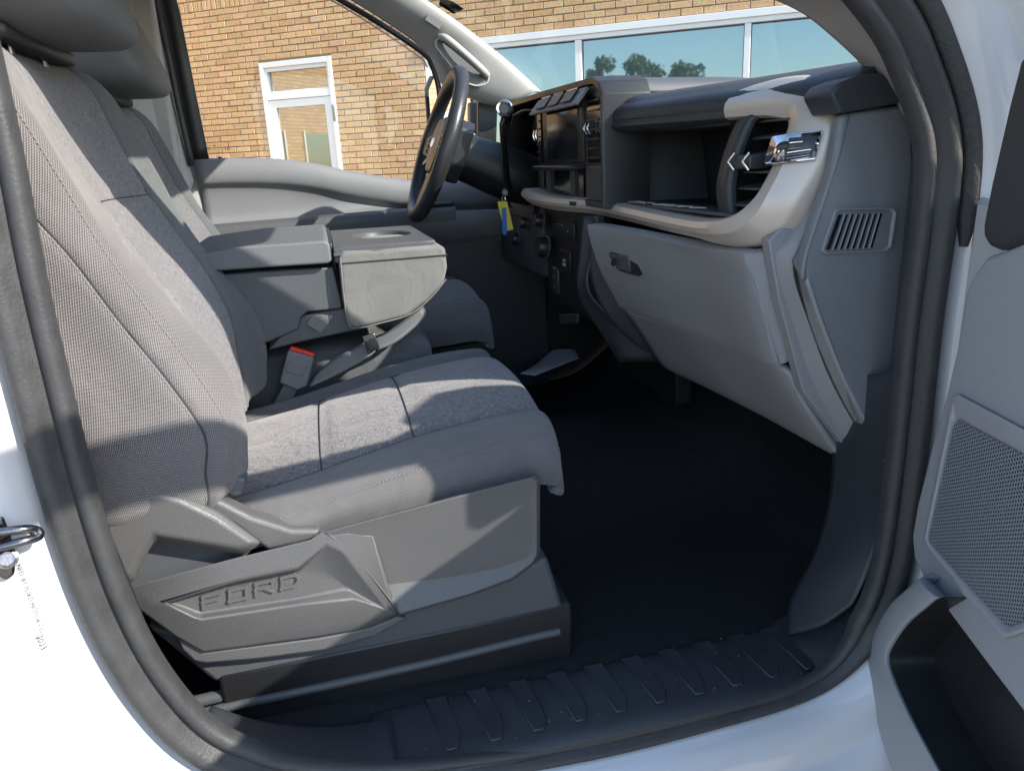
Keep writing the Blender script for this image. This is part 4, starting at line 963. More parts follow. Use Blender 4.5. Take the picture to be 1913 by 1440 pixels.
for yv, yw in ((.640, .075), (1.048, .030)):
    box('centre_vent', (.256, yv, .742), (.262, yv+yw, .872), MT['gloss'], dash, bevel=0)
    for k in range(7): box('centre_vent_slat', (.2525, yv+.001, .750+.0178*k), (.262, yv+yw-.001, .7535+.0178*k), MT['bezel'], dash, bevel=.0006, seg=1)
    for s_ in (0, 1):
        tube('centre_vent_tab', [A(.247, yv+yw*.7-.020*s_, .820), A(.244, yv+yw*.85-.020*s_, .808), A(.247, yv+yw*.7-.020*s_, .796)], .0026, MT['chrome'], dash, 6)
box('pocket_roof', (.226, .745, .728), (.275, 1.035, .738), MT['bezel'], dash, bevel=.004)
box('pocket_back', (.256, .745, .662), (.2615, 1.035, .73), MT['gloss'], dash, bevel=0)
box('pocket_floor', (.232, .745, .656), (.275, 1.035, .664), MT['bezel'], dash, bevel=.002)
for y in (.80, .98): box('pocket_rib', (.246, y, .664), (.258, y+.004, .728), MT['bezelg'], dash, bevel=.001)
box('panel_blank', (.2555, .634, .668), (.2625, .728, .735), MT['bezelg'], dash, bevel=.002)
box('panel_blank', (.2555, 1.045, .668), (.2625, 1.08, .735), MT['bezelg'], dash, bevel=.002)
# gauge cluster recess
box('gauge_back', (.335, 1.09, .60), (.345, 1.44, .90), MT['gloss'], dash, bevel=0)
gw = [[A(XB+.016, y, z), A(.30, y*.97+1.265*.03, z), A(.335, y*.94+1.265*.06, z)] for y, z in ((1.11, .64), (1.11, .84), (1.14, .875), (1.26, .882), (1.36, .875), (1.395, .84), (1.41, .64))]
gridmesh('gauge_hood', np.array(gw), MT['bezel'], dash, thick=.004)
box('lower_column_cover', (.262, 1.10, .45), (.31, 1.55, .64), MT['dark'], dash, bevel=.01)
box('driver_dash_end', (.28, 1.44, .45), (.60, 1.60, .88), MT['dark'], dash, bevel=.02)
# lower stack: climate panel, knobs, switches
box('climate_panel', (.275, .69, .40), (.30, 1.085, .645), MT['black'], dash, bevel=.004)
def knob(c, r, h, nm='knob'):
    k_ = lathe(nm, [(r*.98, .0), (r, .003), (r*.94, h*.85), (r*.86, h), (0, h)], c, (-1, 0, .12), MT['bezel'], dash, 24)
    lathe(nm+'_ring', [(r*1.12, 0), (r*1.12, .003), (r*.99, .004), (r*.99, 0)], c, (-1, 0, .12), MT['char'], dash, 24)
for px_, py_, r, h in ((985, 416, .017, .022), (1014, 412, .017, .022), (968, 446, .020, .020), (1022, 462, .026, .026)):
    knob(at(px_, py_, X=.262), r, h)
for k in range(3):
    for j in range(2):
        c = at(986+k*11, 440+j*14+k*2, X=.272); obox('climate_button', c, (.003, 0, 0), (0, .014, 0), (0, 0, .006), MT['bezel'], dash, bevel=.001)
box('climate_bar', (.268, .93, .590), (.276, 1.03, .602), MT['steel'], dash, bevel=.002)
for (xa, ya), nm, tx in (((1064, 430), 'switch', 'off'), ((1057, 489), 'switch', 'AUX\nSWITCH')):
    c = at(xa, ya, X=.272); o = obox(nm, c, (.004, 0, 0), (0, .040, 0), (0, 0, .020 if ya < 450 else .028), MT['bezel'], dash, bevel=.003)
    text('switch_lettering', 'vv' if ya < 450 else 'TOW\nMODE', c + A(-.0046, 0, -.002), (0, -1, 0), (0, 0, 1), .0095, MT['white'], dash, extrude=.0002)
box('usb_panel', (.268, .985, .425), (.276, 1.03, .49), MT['bezelg'], dash, bevel=.003)
for z in (.443, .468): lathe('usb_socket', [(0, 0), (.0055, 0), (.0055, .0015), (.004, .0015), (.004, .0005), (0, .0005)], A(.2675, 1.007, z), (-1, 0, 0), MT['char'], dash, 14)
# stack flank trim running down to the tunnel
ft = [[at(1122, 404, Y=.625), at(1110, 470, Y=.645), at(1104, 545, Y=.648), at(1170, 612, Y=.648), at(1236, 674, Y=.645)],
      [at(1112, 404, Y=.660), at(1104, 470, Y=.664), at(1094, 545, Y=.668), at(1140, 612, Y=.668), at(1172, 674, Y=.665)],
      [at(1092, 404, Y=.676), at(1086, 470, Y=.680), at(1084, 548, Y=.685), at(1125, 620, Y=.69), at(1160, 676, Y=.69)]]
patch('stack_flank', ft, MT['dark'], dash, 5, 6, thick=.006)
fk = [[at(1122, 430, Y=.632), at(1135, 500, Y=.632), at(1172, 574, Y=.634), at(1242, 676, Y=.638)], [at(1106, 430, Y=.652), at(1106, 520, Y=.652), at(1140, 596, Y=.652), at(1225, 672, Y=.650)]]
patch('stack_fillet', fk, MT['dark'], dash, 4, 6, thick=.006)
box('stack_lower', (.45, .69, .20), (.49, 1.085, .44), MT['black'], dash, bevel=.004)
prism('pocket_plate', [at(1043, 588, X=.25), at(1078, 586, X=.25), at(1078, 604, X=.25), at(1044, 606, X=.25)], (.006, 0, 0), MT['dark'], dash, bevel=.002)
box('dash_core', (.46, .20, .42), (.50, .66, .65), MT['black'], dash, bevel=.002)
ud = [[p + A(.012, 0, .004) for p in gl[2]], [p + A(.14, .01, .02) for p in gl[2]], [p + A(.34, .02, .06) for p in gl[2]]]
patch('under_dash_panel', ud, MT['black'], dash, 4, 4, thick=.008)
# ------------------------------------------------------------------ steering wheel, column, gear lever
sw = grp('steering_wheel'); sw['label'] = 'black three-spoke steering wheel'
WC = A(.030, 1.25, .798); wu = A(.367, 0, .930); wn = A(-.930, 0, .367); wy = A(0, 1, 0); RW = .186
MT['leather'] = mat('wheel_vinyl', (.030, .031, .034), .36, grain=(500, .0003, 'v'), mottle=.1)
an = np.linspace(0, 2*math.pi, 60, endpoint=False)
tube('rim', [WC + RW*(math.cos(a)*wy + math.sin(a)*wu) for a in an], [.0182 + .0024*(math.cos(2*a)**2) for a in an], MT['leather'], sw, 14, closed=True)
hubc = WC - wn*.022
hp = [(-.075, .05), (-.05, .072), (.05, .072), (.075, .05), (.070, -.03), (.045, -.070), (-.045, -.070), (-.070, -.03)]
def wp(y, u, n=0.): return WC + wy*y + wu*u + wn*n
lo = [[wp(y*1.1, u*1.1, -.07) for y, u in hp], [wp(y*1.1, u*1.1, -.02) for y, u in hp], [wp(y, u, .005) for y, u in hp], [wp(y*.6, u*.6, .012) for y, u in hp]]
shellx('hub_pad', lo, MT['leather'], sw, bevel=.006, close=True)
for s_ in (-1, 1):
    prism('spoke', [wp(s_*.06, .045, -.018), wp(s_*.182, .020, -.006), wp(s_*.184, -.022, -.006), wp(s_*.06, -.035, -.018)], wn*.018, MT['leather'], sw, bevel=.005, seg=3)
    prism('switch_pad', [wp(s_*.082, .028, .001), wp(s_*.125, .024, .004), wp(s_*.125, -.018, .004), wp(s_*.082, -.024, .001)], wn*.007, MT['bezelg'], sw, bevel=.003)
    for k in range(3): prism('wheel_button', [wp(s_*.088, .018-.014*k, .0085), wp(s_*.118, .017-.014*k, .0115), wp(s_*.118, .008-.014*k, .0115), wp(s_*.088, .008-.014*k, .0085)], wn*.002, MT['char'], sw, bevel=.0008, seg=1)
prism('spoke', [wp(-.035, -.05, -.018), wp(.035, -.05, -.018), wp(.028, -.182, -.005), wp(-.028, -.182, -.005)], wn*.014, MT['leather'], sw, bevel=.005, seg=3)
prism('emblem', [wp(.030*math.cos(a), .004+.013*math.sin(a), .011) for a in np.linspace(0, 2*math.pi, 20, endpoint=False)], wn*.003, MT['chrome'], sw, bevel=.001)
col_ = grp('steering_column')
cc = [(-.035, .060), (.02, .066), (.09, .072), (.17, .078), (.26, .070)]
G = []
for d, r in cc:
    c = WC - wn*(d+.04)
    G.append([c + r*(1.0*math.cos(a)*wy + (.85*math.sin(a) + (-.12 if math.sin(a) < 0 else 0))*wu) for a in np.linspace(0, 2*math.pi, 24, endpoint=False)])
gridmesh('column_shroud', crom(np.array(G), 4), MT['black'], col_, cu=True, caps=True)
tube('wiper_stalk', [A(.13, 1.32, .80), A(.10, 1.40, .815), A(.08, 1.45, .82)], .008, MT['black'], col_, 10)
tube('turn_stalk', [at(880, 255, Y=1.32), at(893, 268, Y=1.30), at(915, 285, Y=1.27)], [.010, .010, .008], MT['dark'], col_, 10)
tube('turn_stalk_tip', [at(866, 244, Y=1.33), at(884, 258, Y=1.32)], .0115, MT['silver'], col_, 10)
gl_ = grp('gear_lever')
kc = at(943, 203, Y=1.10)
tube('lever', [at(950, 352, Y=1.17), at(946, 320, Y=1.15), at(944, 290, Y=1.13), at(940, 260, Y=1.115), at(938, 232, Y=1.105), kc + A(.01, .012, 0)], [.009, .008, .0075, .0065, .006, .006], MT['gloss'], gl_, 10, k=5)
kn = CAM - kc; kn /= np.linalg.norm(kn); kn = kn + A(-.25, 0, .1); kn /= np.linalg.norm(kn)
lathe('knob', [(.010, -.020), (.017, -.014), (.0205, -.004), (.0205, .002), (.019, .005)], kc, kn, MT['black'], gl_, 28)
lathe('knob_ring', [(.0205, .001), (.0208, .004), (.0185, .007), (.0140, .0065), (.0138, .003)], kc, kn, MT['chrome'], gl_, 32)
lathe('knob_button', [(.0136, .0), (.0136, .004), (.012, .0055), (.0, .0055)], kc, kn, MT['char'], gl_, 24)
# ignition key with tags: hangs from the lock, a thing of its own
key = tag(empty('ignition_key', tuple(at(945, 362, Y=1.165))), 'ignition key in the column lock with yellow and blue plastic tags hanging from it', 'key')
inv_k = Matrix.Translation(-Vector(at(945, 362, Y=1.165)))
def kp_(o): o.parent = key; o.matrix_parent_inverse = inv_k; return o
Yk = 1.155
def K(x, y, Y=Yk): return at(x, y, Y=Y)
kp_(lathe('lock_cylinder', [(0, -.02), (.012, -.02), (.012, .0), (.009, .004), (0, .004)], K(944, 358, 1.17), (-.6, -.75, 0), MT['chrome'], None, 20))
kp_(prism('key_bow', [K(939, 354), K(949, 355), K(950, 364), K(945, 367), K(939, 364)], (0, .004, 0), MT['steel'], None, bevel=.001))
kp_(tube('key_ring', [K(941, 366) + .011*(math.cos(a)*A(.3, -.3, 0) + math.sin(a)*A(0, 0, 1)) - A(0, 0, .010) for a in np.linspace(0, 2*math.pi, 24, endpoint=False)], .0012, MT['chrome'], None, 6, closed=True))
kp_(prism('yellow_tag', [K(929, 377, 1.157), K(947, 376, 1.150), K(959, 429, 1.146), K(942, 433, 1.153)], (0.001, .0012, 0), MT['yellow'], None, bevel=.0004, seg=1))
kp_(prism('blue_tag', [K(938, 389, 1.143), K(945, 388, 1.143), K(947, 436, 1.143), K(942, 441, 1.143), K(938, 434, 1.143)], (0.001, .0014, 0), MT['blue'], None, bevel=.0004, seg=1))

# folded leaflet on the tunnel floor
lf = np.array([[at(972, 698, Z=.100), at(1000, 682, Z=.104), at(1025, 660, Z=.108), at(1056, 638, Z=.112)],
               [at(985, 700, Z=.098), at(1012, 688, Z=.106), at(1038, 671, Z=.107), at(1072, 652, Z=.102)],
               [at(1000, 702, Z=.096), at(1030, 690, Z=.100), at(1055, 680, Z=.102), at(1082, 670, Z=.100)]])
lo_ = gridmesh('folded_leaflet', dense(lf, 4, 4), MT['paper'], None, thick=.0015)
tag(lo_, 'pale folded paper leaflet lying on the dark floor below the centre stack', 'leaflet')

# ------------------------------------------------------------------ driver door, far pillars
dd = grp('driver_door'); dd['label'] = 'grey driver door trim below its closed window'
bx = [-.63, -.52, -.39, -.28, -.203, -.10, -.007, .12, .26, .42]
bz = [.794, .792, .783, .764, .743, .720, .703, .694, .690, .690]
ctrl = []
for dy, dzf in ((1.705, 0.004), (1.690, .004), (1.676, -.006), (1.668, -.035), (1.672, -.065), (1.690, -.085)):
    ctrl.append([A(x, dy, z+dzf) for x, z in zip(bx, bz)])
for Y, z in ((1.694, .645), (1.685, .622), (1.655, .612), (1.56, .612), (1.543, .600), (1.543, .560), (1.565, .52), (1.61, .47), (1.62, .30), (1.62, .02)):
    ctrl.append([A(x, Y, min(z + .022*(x+.2), bz[i]-.09)) for i, x in enumerate(bx)])
patch('door_trim', ctrl, MT['endgrain'], dd, 4, 4, thick=.01, flip=True)
MT['armtop'] = mat('armrest_vinyl', (.085, .088, .092), .5, grain=(420, .0003, 'v'))
ap_ = [[A(x, y, z + .022*(x+.2)) for x in (-.60, -.4, -.2, 0, .12)] for y, z in ((1.665, .611), (1.62, .619), (1.56, .618), (1.540, .606), (1.538, .575))]
patch('armrest', ap_, MT['armtop'], dd, 4, 4, flip=True)
stitches('stitching', [A(x, 1.5385, .596 + .022*(x+.2)) for x in np.linspace(-.6, -.15, 60)], MT['thread'], dd, step=.008, ln=.005, r=.0009)
box('window_switches', (-.02, 1.555, .625), (.12, 1.62, .638), MT['black'], dd, bevel=.005)
box('door_lower_panel', (-.62, 1.60, -.02), (.42, 1.615, .54), MT['dark'], dd, bevel=.004)
tube('lock_pin', [at(411, 302, Y=1.694)-A(0, 0, .01), at(411, 300, Y=1.694), at(411, 293, Y=1.694)], [.010, .007, .005], MT['black'], dd, 10)
Yf = 1.705
# window frame strips
def strip(name, px, wid, Y, m, parent, th=.02, k=5):
    P0 = crom(np.array([at(x, y, Y=Y) for x, y in px]), k)
    T = np.gradient(P0, axis=0); N = np.stack([T[:, 2], 0*T[:, 0], -T[:, 0]], 1); N /= np.linalg.norm(N, axis=1)[:, None]
    G = np.array([P0 - N*wid/2, P0 + N*wid/2]); return gridmesh(name, G, m, parent, thick=th)
strip('window_frame_rear', [(286, -60), (312, 0), (330, 80), (350, 180), (375, 300)], .050, 1.70, MT['black'], dd, .012)
strip('window_run_channel', [(560, -40), (640, 4), (720, 52), (790, 100), (806, 122), (818, 160), (822, 200)], .016, 1.70, MT['gloss'], dd, .012)
strip('window_run_edge', [(555, -30), (634, 10), (714, 60), (784, 108), (798, 126)], .004, 1.698, MT['silver'], dd, .004)
strip('window_frame_seal', [(262, -60), (290, 0), (310, 80), (335, 200), (360, 310)], .014, 1.66, MT['rubber'], dd, .02)
gw_ = [at(306, -60, Y=1.71), at(560, -60, Y=1.71), at(700, 42, Y=1.71), at(800, 110, Y=1.71), at(822, 200, Y=1.71), at(900, 345, Y=1.71), at(760, 350, Y=1.71), at(640, 330, Y=1.71), at(520, 308, Y=1.71), at(380, 308, Y=1.71)]
prism('side_window', gw_, (0, .004, 0), MT['glass'], dd, bevel=0)
for i, (tx, xx, yy, sz) in enumerate((('o', 389, 277, .018), ('\u2014\u2014\u2014', 402, 272, .012), ('- -- - --', 404, 279, .011), ('-- - --- -', 404, 285, .011), ('- -- --- --', 406, 291, .010), ('1d', 424, 278, .016))):
    text('glass_etching', tx, at(xx, yy, Y=1.708), (1, 0, 0), (0, 0, 1), sz, MT['ink'], dd, extrude=.0001)
# sail panel and tow mirror outside
prism('sail_panel', [at(905, 180, Y=1.69), at(930, 190, Y=1.69), at(925, 345, Y=1.69), at(893, 345, Y=1.69), at(893, 190, Y=1.69)], (0, .02, 0), MT['black'], dd, bevel=.003)
mh = [at(797, 168, Y=1.93), at(810, 150, Y=1.93), at(905, 152, Y=1.93), at(912, 200, Y=1.93), at(905, 285, Y=1.93), at(786, 275, Y=1.93), at(783, 250, Y=1.93)]
mc = at(838, 212, Y=1.94); mn = A(-.90, -.43, .0); mn /= np.linalg.norm(mn); mu = np.cross(A(0, 0, 1), mn)
def mp(u, z, n=0.): return mc + mu*u + A(0, 0, z) + mn*n
mo = [(-.135, -.14), (.125, -.14), (.14, .0), (.125, .10), (.09, .125), (-.10, .125), (-.135, .09)]
shellx('mirror_head', [[mp(u*.9, z*.9, -.09) for u, z in mo], [mp(u*1.05, z*1.05, -.05) for u, z in mo], [mp(u*1.05, z*1.05, .0) for u, z in mo], [mp(u*.97, z*.97, .004) for u, z in mo], [mp(u*.95, z*.95, -.006) for u, z in mo]], MT['black'], dd, bevel=.006)
prism('mirror_glass', [mp(u*.955, z*.955, -.006) for u, z in mo], -mn*.004, MT['mirror'], dd, bevel=0)
tube('mirror_arm', [mp(.0, -.09, -.04), at(905, 262, Y=1.74)], .016, MT['dark'], dd, 10)
prism('mirror_arm_bracket', [at(878, 190, Y=1.78), at(898, 190, Y=1.76), at(898, 285, Y=1.76), at(878, 285, Y=1.78)], (0, .05, 0), MT['dark'], dd, bevel=.006)
# far rear pillar trim
fp = [[at(205, -60, Y=1.56), at(218, 60, Y=1.56), at(240, 180, Y=1.56), at(262, 300, Y=1.56), at(280, 420, Y=1.56)],
      [at(240, -60, Y=1.60), at(256, 60, Y=1.60), at(282, 180, Y=1.60), at(308, 300, Y=1.60), at(330, 420, Y=1.60)],
      [at(262, -60, Y=1.64), at(286, 20, Y=1.645), at(306, 110, Y=1.65), at(335, 240, Y=1.65), at(362, 340, Y=1.65)]]
tp(patch('far_rear_pillar_trim', fp, MT['lining'], None, 5, 5, thick=.01))
tp(prism('far_rear_pillar_core', [at(262, -80, Y=1.695), at(306, -80, Y=1.695), at(338, 80, Y=1.695), at(372, 280, Y=1.695), at(385, 440, Y=1.695), at(300, 440, Y=1.695)], (0, .02, 0), MT['lining'], None, bevel=.004))
tp(box('far_quarter', (-.97, 1.60, -.05), (-.66, 1.66, 1.28), MT['lining'], None, bevel=.01))
tp(box('far_lower_wall', (-.97, 1.64, -.05), (.97, 1.70, .60), MT['black'], None, bevel=.01))
# far front pillar trim with grab handle
fa = [[at(560, -60, Y=1.675), at(640, -8, Y=1.675), at(720, 42, Y=1.675), at(790, 92, Y=1.675), at(815, 130, Y=1.675), at(832, 165, Y=1.675), at(905, 195, Y=1.675)],
      [at(590, -70, Y=1.635), at(665, -14, Y=1.635), at(745, 38, Y=1.635), at(805, 80, Y=1.64), at(835, 130, Y=1.64), at(862, 166, Y=1.64), at(925, 198, Y=1.64)],
      [at(640, -70, Y=1.60), at(725, -10, Y=1.60), at(800, 40, Y=1.60), at(850, 80, Y=1.605), at(890, 122, Y=1.605), at(922, 156, Y=1.605), at(965, 190, Y=1.605)],
      [at(690, -70, Y=1.59), at(775, -10, Y=1.59), at(845, 40, Y=1.59), at(895, 80, Y=1.59), at(935, 112, Y=1.59), at(966, 140, Y=1.59), at(1000, 172, Y=1.59)],
      [at(695, -72, Y=1.62), at(782, -10, Y=1.62), at(852, 38, Y=1.62), at(902, 76, Y=1.62), at(944, 110, Y=1.62), at(976, 138, Y=1.62), at(1010, 170, Y=1.62)]]
MT['pillar'] = mat('pale_pillar_trim', (.36, .355, .335), .6, grain=(500, .0003, 'n'))
far_a = tp(patch('far_front_pillar_trim', fa, MT['pillar'], None, 5, 5, thick=.008))
hr = [(818, 74), (836, 80), (905, 138), (912, 150), (905, 158), (885, 160), (862, 146), (822, 98), (814, 84)]
prism('grab_recess', [at(x, y, Y=1.598) for x, y in hr], (0, .004, 0), MT['vinyl'], far_a, bevel=.003)
tube('grab_handle', [at(822, 70, Y=1.60), at(836, 74, Y=1.575), at(872, 104, Y=1.565), at(902, 132, Y=1.575), at(910, 142, Y=1.60)], [.010, .011, .0105, .011, .010], MT['pillar'], far_a, 12, k=5)
tube('grab_rim', crom(np.array([at(x, y, Y=1.596) for x, y in hr]), 4, True), .003, MT['pillar'], far_a, 8, closed=True)
prism('airbag_label', [at(800, 24, Y=1.592), at(826, 40, Y=1.592), at(822, 56, Y=1.592), at(794, 38, Y=1.592)], (0, .002, 0), MT['vinyl'], far_a, bevel=.0008)
# windscreen, stickers, mirror-visor
wr = []
for t in (0, .25, .5, .75, 1.0):
    row = []
    for y, b_ in ((.075, 0), (.16, .035), (.40, .12), (.83, .17), (1.26, .12), (1.50, .035), (1.62, 0)):
        bb = b_*(1-.35*t)
        row.append(A(.60 + bb - .70*t - (.10 if False else 0), y, .835 + .035*(b_ > .1)*0 + .445*t + .02*math.sin(math.pi*t)))
    wr.append(row)
ws = tp(patch('windscreen', wr, MT['wglass'], None, 5, 5))
ws['label'] = 'clear windscreen above the dash'
hd = [[A(-.02+.06*math.cos((y-.83)*1.6), y, 1.272), A(-.12, y, 1.262), A(-.2, y, 1.28)] for y in (.06, .4, .83, 1.26, 1.62)]
tp(patch('windscreen_header', hd, MT['lining'], None, 4, 4, thick=.03))
tp(rbox('sun_visor', (-.02, .16, 1.085), (.16, .62, 1.105), MT['vinyl'], None, p=6, n=32, m=12, warp=lambda q: q + A(0, 0, .0)))
def wsp(x, y, d=0): # a point on the inner face of the glass near the far pillar
    return at(x, y, Y=1.52)
stk = [at(822, -4, Y=1.50), at(846, 4, Y=1.50), at(866, 18, Y=1.50), at(848, 27, Y=1.50), at(820, 10, Y=1.50)]
tp(prism('windscreen_sticker', stk, (.001, 0, .0006), MT['paper'], None, bevel=0))
# near front pillar trim
na = [[at(1398, -30, Y=.130), at(1455, -10, Y=.128), at(1510, 18, Y=.125), at(1562, 60, Y=.120), at(1606, 100, Y=.115), at(1640, 136, Y=.11), at(1668, 160, Y=.100), at(1690, 196, Y=.090)],
      [at(1418, -40, Y=.095), at(1490, -20, Y=.092), at(1548, 12, Y=.090), at(1600, 58, Y=.086), at(1640, 104, Y=.082), at(1668, 146, Y=.078), at(1690, 180, Y=.074), at(1702, 215, Y=.07)],
      [at(1500, -40, Y=.03), at(1580, -15, Y=.03), at(1628, 18, Y=.03), at(1672, 70, Y=.028), at(1700, 122, Y=.026), at(1716, 170, Y=.024), at(1724, 210, Y=.022), at(1728, 250, Y=.02)]]
MT['npillar'] = mat('near_pillar_trim', (.33, .315, .30), .62, grain=(600, .0003, 'n'))
tp(patch('near_front_pillar_trim', na, MT['npillar'], None, 5, 5, thick=.008, flip=True))
up2 = [[A(x, y, z) for x, z in ((.30, .945), (.15, 1.06), (0, 1.165), (-.12, 1.24))] for y in (.03, .08, .13)]
tp(patch('near_front_pillar_upper', up2, MT['npillar'], None, 4, 4, thick=.02))
fl3 = [[at(1702, 215, Y=.04), at(1716, 400, Y=.04), at(1704, 560, Y=.04), at(1670, 800, Y=.04), at(1650, 860, Y=.04)], [at(1724, 215, Y=.012), at(1736, 400, Y=.012), at(1724, 560, Y=.012), at(1694, 800, Y=.012), at(1680, 870, Y=.012)]]
tp(patch('hinge_pillar_trim', [[at(1698, 215, Y=.088), at(1712, 400, Y=.088), at(1702, 560, Y=.088), at(1668, 790, Y=.088), at(1640, 858, Y=.09)], fl3[0], fl3[1]], MT['grey'], None, 4, 5, thick=.004))

# ------------------------------------------------------------------ open passenger door
pd = grp('passenger_door'); pd['label'] = 'open passenger door, grey trim with speaker grille and map pocket'
TH = math.radians(72.5); du = A(-math.cos(TH), -math.sin(TH), 0); dv = A(-math.sin(TH), math.cos(TH), 0)
D0 = at(1765, 740, Y=-.075); D0[2] = 0
def dp(x, y, off=0.): return atp(x, y, D0 + dv*off, dv)
def dw(u, z, off=0.): return D0 + du*u + dv*off + A(0, 0, z)
edge = [(1842, 478), (1818, 512), (1802, 545), (1788, 640), (1765, 740), (1738, 835), (1712, 940), (1702, 1000), (1706, 1042), (1722, 1078)]
main = [dp(x, y) for x, y in edge]
belt_front = dp(1913, 452)
poly = main + [dp(1760, 1130), dp(1830, 1225), dp(1913, 1335), dw(.55, .10), dw(.95, .08), dw(.98, .77), dw(.80, .765), dw(.62, .725), dw(.40, .68), belt_front, dp(1870, 470)]
prism('door_panel', poly, -dv*.035, MT['doorgrey'], pd, bevel=.007, seg=4)
# lower carrier with the map pocket: a thick rounded rim round a dark cavity
lo_o = [(1790, 1090), (1750, 1068), (1722, 1078), (1690, 1104), (1660, 1134), (1634, 1184), (1622, 1245), (1630, 1310), (1648, 1380), (1672, 1450), (1700, 1530), (1790, 1640)]
lo_i = [(1812, 1150), (1780, 1122), (1750, 1114), (1722, 1134), (1690, 1162), (1664, 1198), (1652, 1230), (1664, 1272), (1690, 1332), (1724, 1398), (1762, 1465), (1850, 1580)]
rim, wall_ = [], []
for (xo, yo_), (xi, yi_) in zip(lo_o, lo_i):
    tk = -.045 if xo >= 1745 and yo_ < 1200 else 0
    po, pi = dp(xo, yo_, .024+tk), dp(xi, yi_, .034+tk)
    rim.append([dp(xo, yo_, .024+tk) - dv*.09, po - dv*.012, po*.93 + pi*.07 + dv*.003, po*.5 + pi*.5 + dv*.005, pi + dv*.0, pi - dv*.006 + (pi-po)*.02])
    q_ = pi - dv*.006 + (pi-po)*.02
    wall_.append([q_, q_ - dv*.03 + (pi-po)*.02, q_ - dv*.06 + (pi-po)*.03])
patch('map_pocket_rim', rim, MT['doorgrey'], pd, 4, 5, angle=50)
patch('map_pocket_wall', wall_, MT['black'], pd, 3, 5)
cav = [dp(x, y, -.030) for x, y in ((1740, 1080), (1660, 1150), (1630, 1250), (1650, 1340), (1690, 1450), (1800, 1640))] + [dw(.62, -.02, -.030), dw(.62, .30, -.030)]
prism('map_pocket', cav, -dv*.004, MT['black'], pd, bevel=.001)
# face strip between speaker and pocket
# speaker grille
def grille_mat():
    m = bpy.data.materials.new('speaker_mesh'); m.use_nodes = True; n = m.node_tree; L = n.links; b = n.nodes['Principled BSDF']; b.inputs['Roughness'].default_value = .5
    tc = n.nodes.new('ShaderNodeTexCoord'); sp = n.nodes.new('ShaderNodeSeparateXYZ'); L.new(tc.outputs['UV'], sp.inputs[0])
    def M_(op, a, c=None):
        k = n.nodes.new('ShaderNodeMath'); k.operation = op
        for i, v in enumerate((a, c)):
            if v is None: continue
            if isinstance(v, (int, float)): k.inputs[i].default_value = v
            else: L.new(v, k.inputs[i])
        return k.outputs[0]
    k = 2*math.pi/.0042
    a = M_('COSINE', M_('MULTIPLY', sp.outputs[0], k)); c = M_('COSINE', M_('ADD', M_('MULTIPLY', sp.outputs[0], k/2), M_('MULTIPLY', sp.outputs[1], k*.866))); d = M_('COSINE', M_('SUBTRACT', M_('MULTIPLY', sp.outputs[0], k/2), M_('MULTIPLY', sp.outputs[1], k*.866)))
    s_ = M_('ADD', M_('ADD', a, c), d)
    r = n.nodes.new('ShaderNodeMapRange'); r.inputs['From Min'].default_value = .1; r.inputs['From Max'].default_value = 1.0; L.new(s_, r.inputs['Value'])
    mx = n.nodes.new('ShaderNodeMix'); mx.data_type = 'RGBA'; mx.inputs['A'].default_value = (.235, .25, .275, 1); mx.inputs['B'].default_value = (.035, .037, .042, 1)
    L.new(r.outputs[0], mx.inputs['Factor']); L.new(mx.outputs['Result'], b.inputs['Base Color'])
    bp = n.nodes.new('ShaderNodeBump'); bp.invert = True; bp.inputs['Distance'].default_value = .0015; L.new(r.outputs[0], bp.inputs['Height']); L.new(bp.outputs[0], b.inputs['Normal'])
    return m
MT['mesh'] = grille_mat()
sg_o = [(1776, 742), (1790, 736), (1913, 802), (2040, 880), (2060, 1120), (1913, 1180), (1878, 1192), (1868, 1188), (1800, 1110), (1733, 1028), (1724, 1005), (1740, 930)]
sg_i = [(1783, 790), (1792, 784), (1913, 850), (2010, 905), (2030, 1095), (1913, 1158), (1886, 1170), (1876, 1165), (1810, 1095), (1742, 1018), (1736, 1005), (1752, 930)]
loops = [[dp(x, y, .0015) for x, y in sg_o], [dp(x, y, .006) for x, y in sg_o], [dp(xo*.6+xi*.4, yo_*.6+yi_*.4, .007) for (xo, yo_), (xi, yi_) in zip(sg_o, sg_i)], [dp(x, y, .002) for x, y in sg_i]]
shellx('speaker_frame', loops, MT['doorgrey'], pd, bevel=.0025)
pts = [dp(x, y, .004) for x, y in sg_i]
o = mesh('speaker_grille', pts, [tuple(range(len(pts)))], MT['mesh'], pd, uv=[(float(np.dot(p, du)), float(p[2])) for p in pts])
# upper black trim, door body outside, window frame, glass and mirror (beyond the picture edge, for the light)
upb = [dp(1913, 110), dp(1890, 200), dp(1858, 340), dp(1842, 420), dp(1842, 442), dp(1852, 460), dp(1872, 468), dp(1913, 454), dw(.235, .69), dw(.235, .89)]
prism('upper_trim', [p + dv*.004 for p in upb], -dv*.03, MT['dark'], pd, bevel=.006, seg=4)
skin = [dw(-.06, -.06), dw(.98, -.06), dw(1.06, .3), dw(1.06, .79), dw(.84, .783), dw(.72, .765), dw(.62, .742), dw(.50, .715), dw(.40, .700), dw(.22, .690), dw(-.06, .69)]
prism('door_skin', [p - dv*.036 for p in skin], -dv*.085, MT['paint'], pd, bevel=.01, seg=3)
strip2 = [dw(.10, .76, -.06), dw(.20, .86, -.06), dw(.34, .985, -.06), dw(.48, 1.10, -.06), dw(.62, 1.185, -.06), dw(.80, 1.225, -.06), dw(.96, 1.225, -.06), dw(1.04, 1.17, -.06), dw(1.06, 1.0, -.06), dw(1.06, .78, -.06)]
Q = crom(np.array(strip2), 5); T = np.gradient(Q, axis=0); T /= np.linalg.norm(T, axis=1)[:, None]; N = np.cross(T, dv)
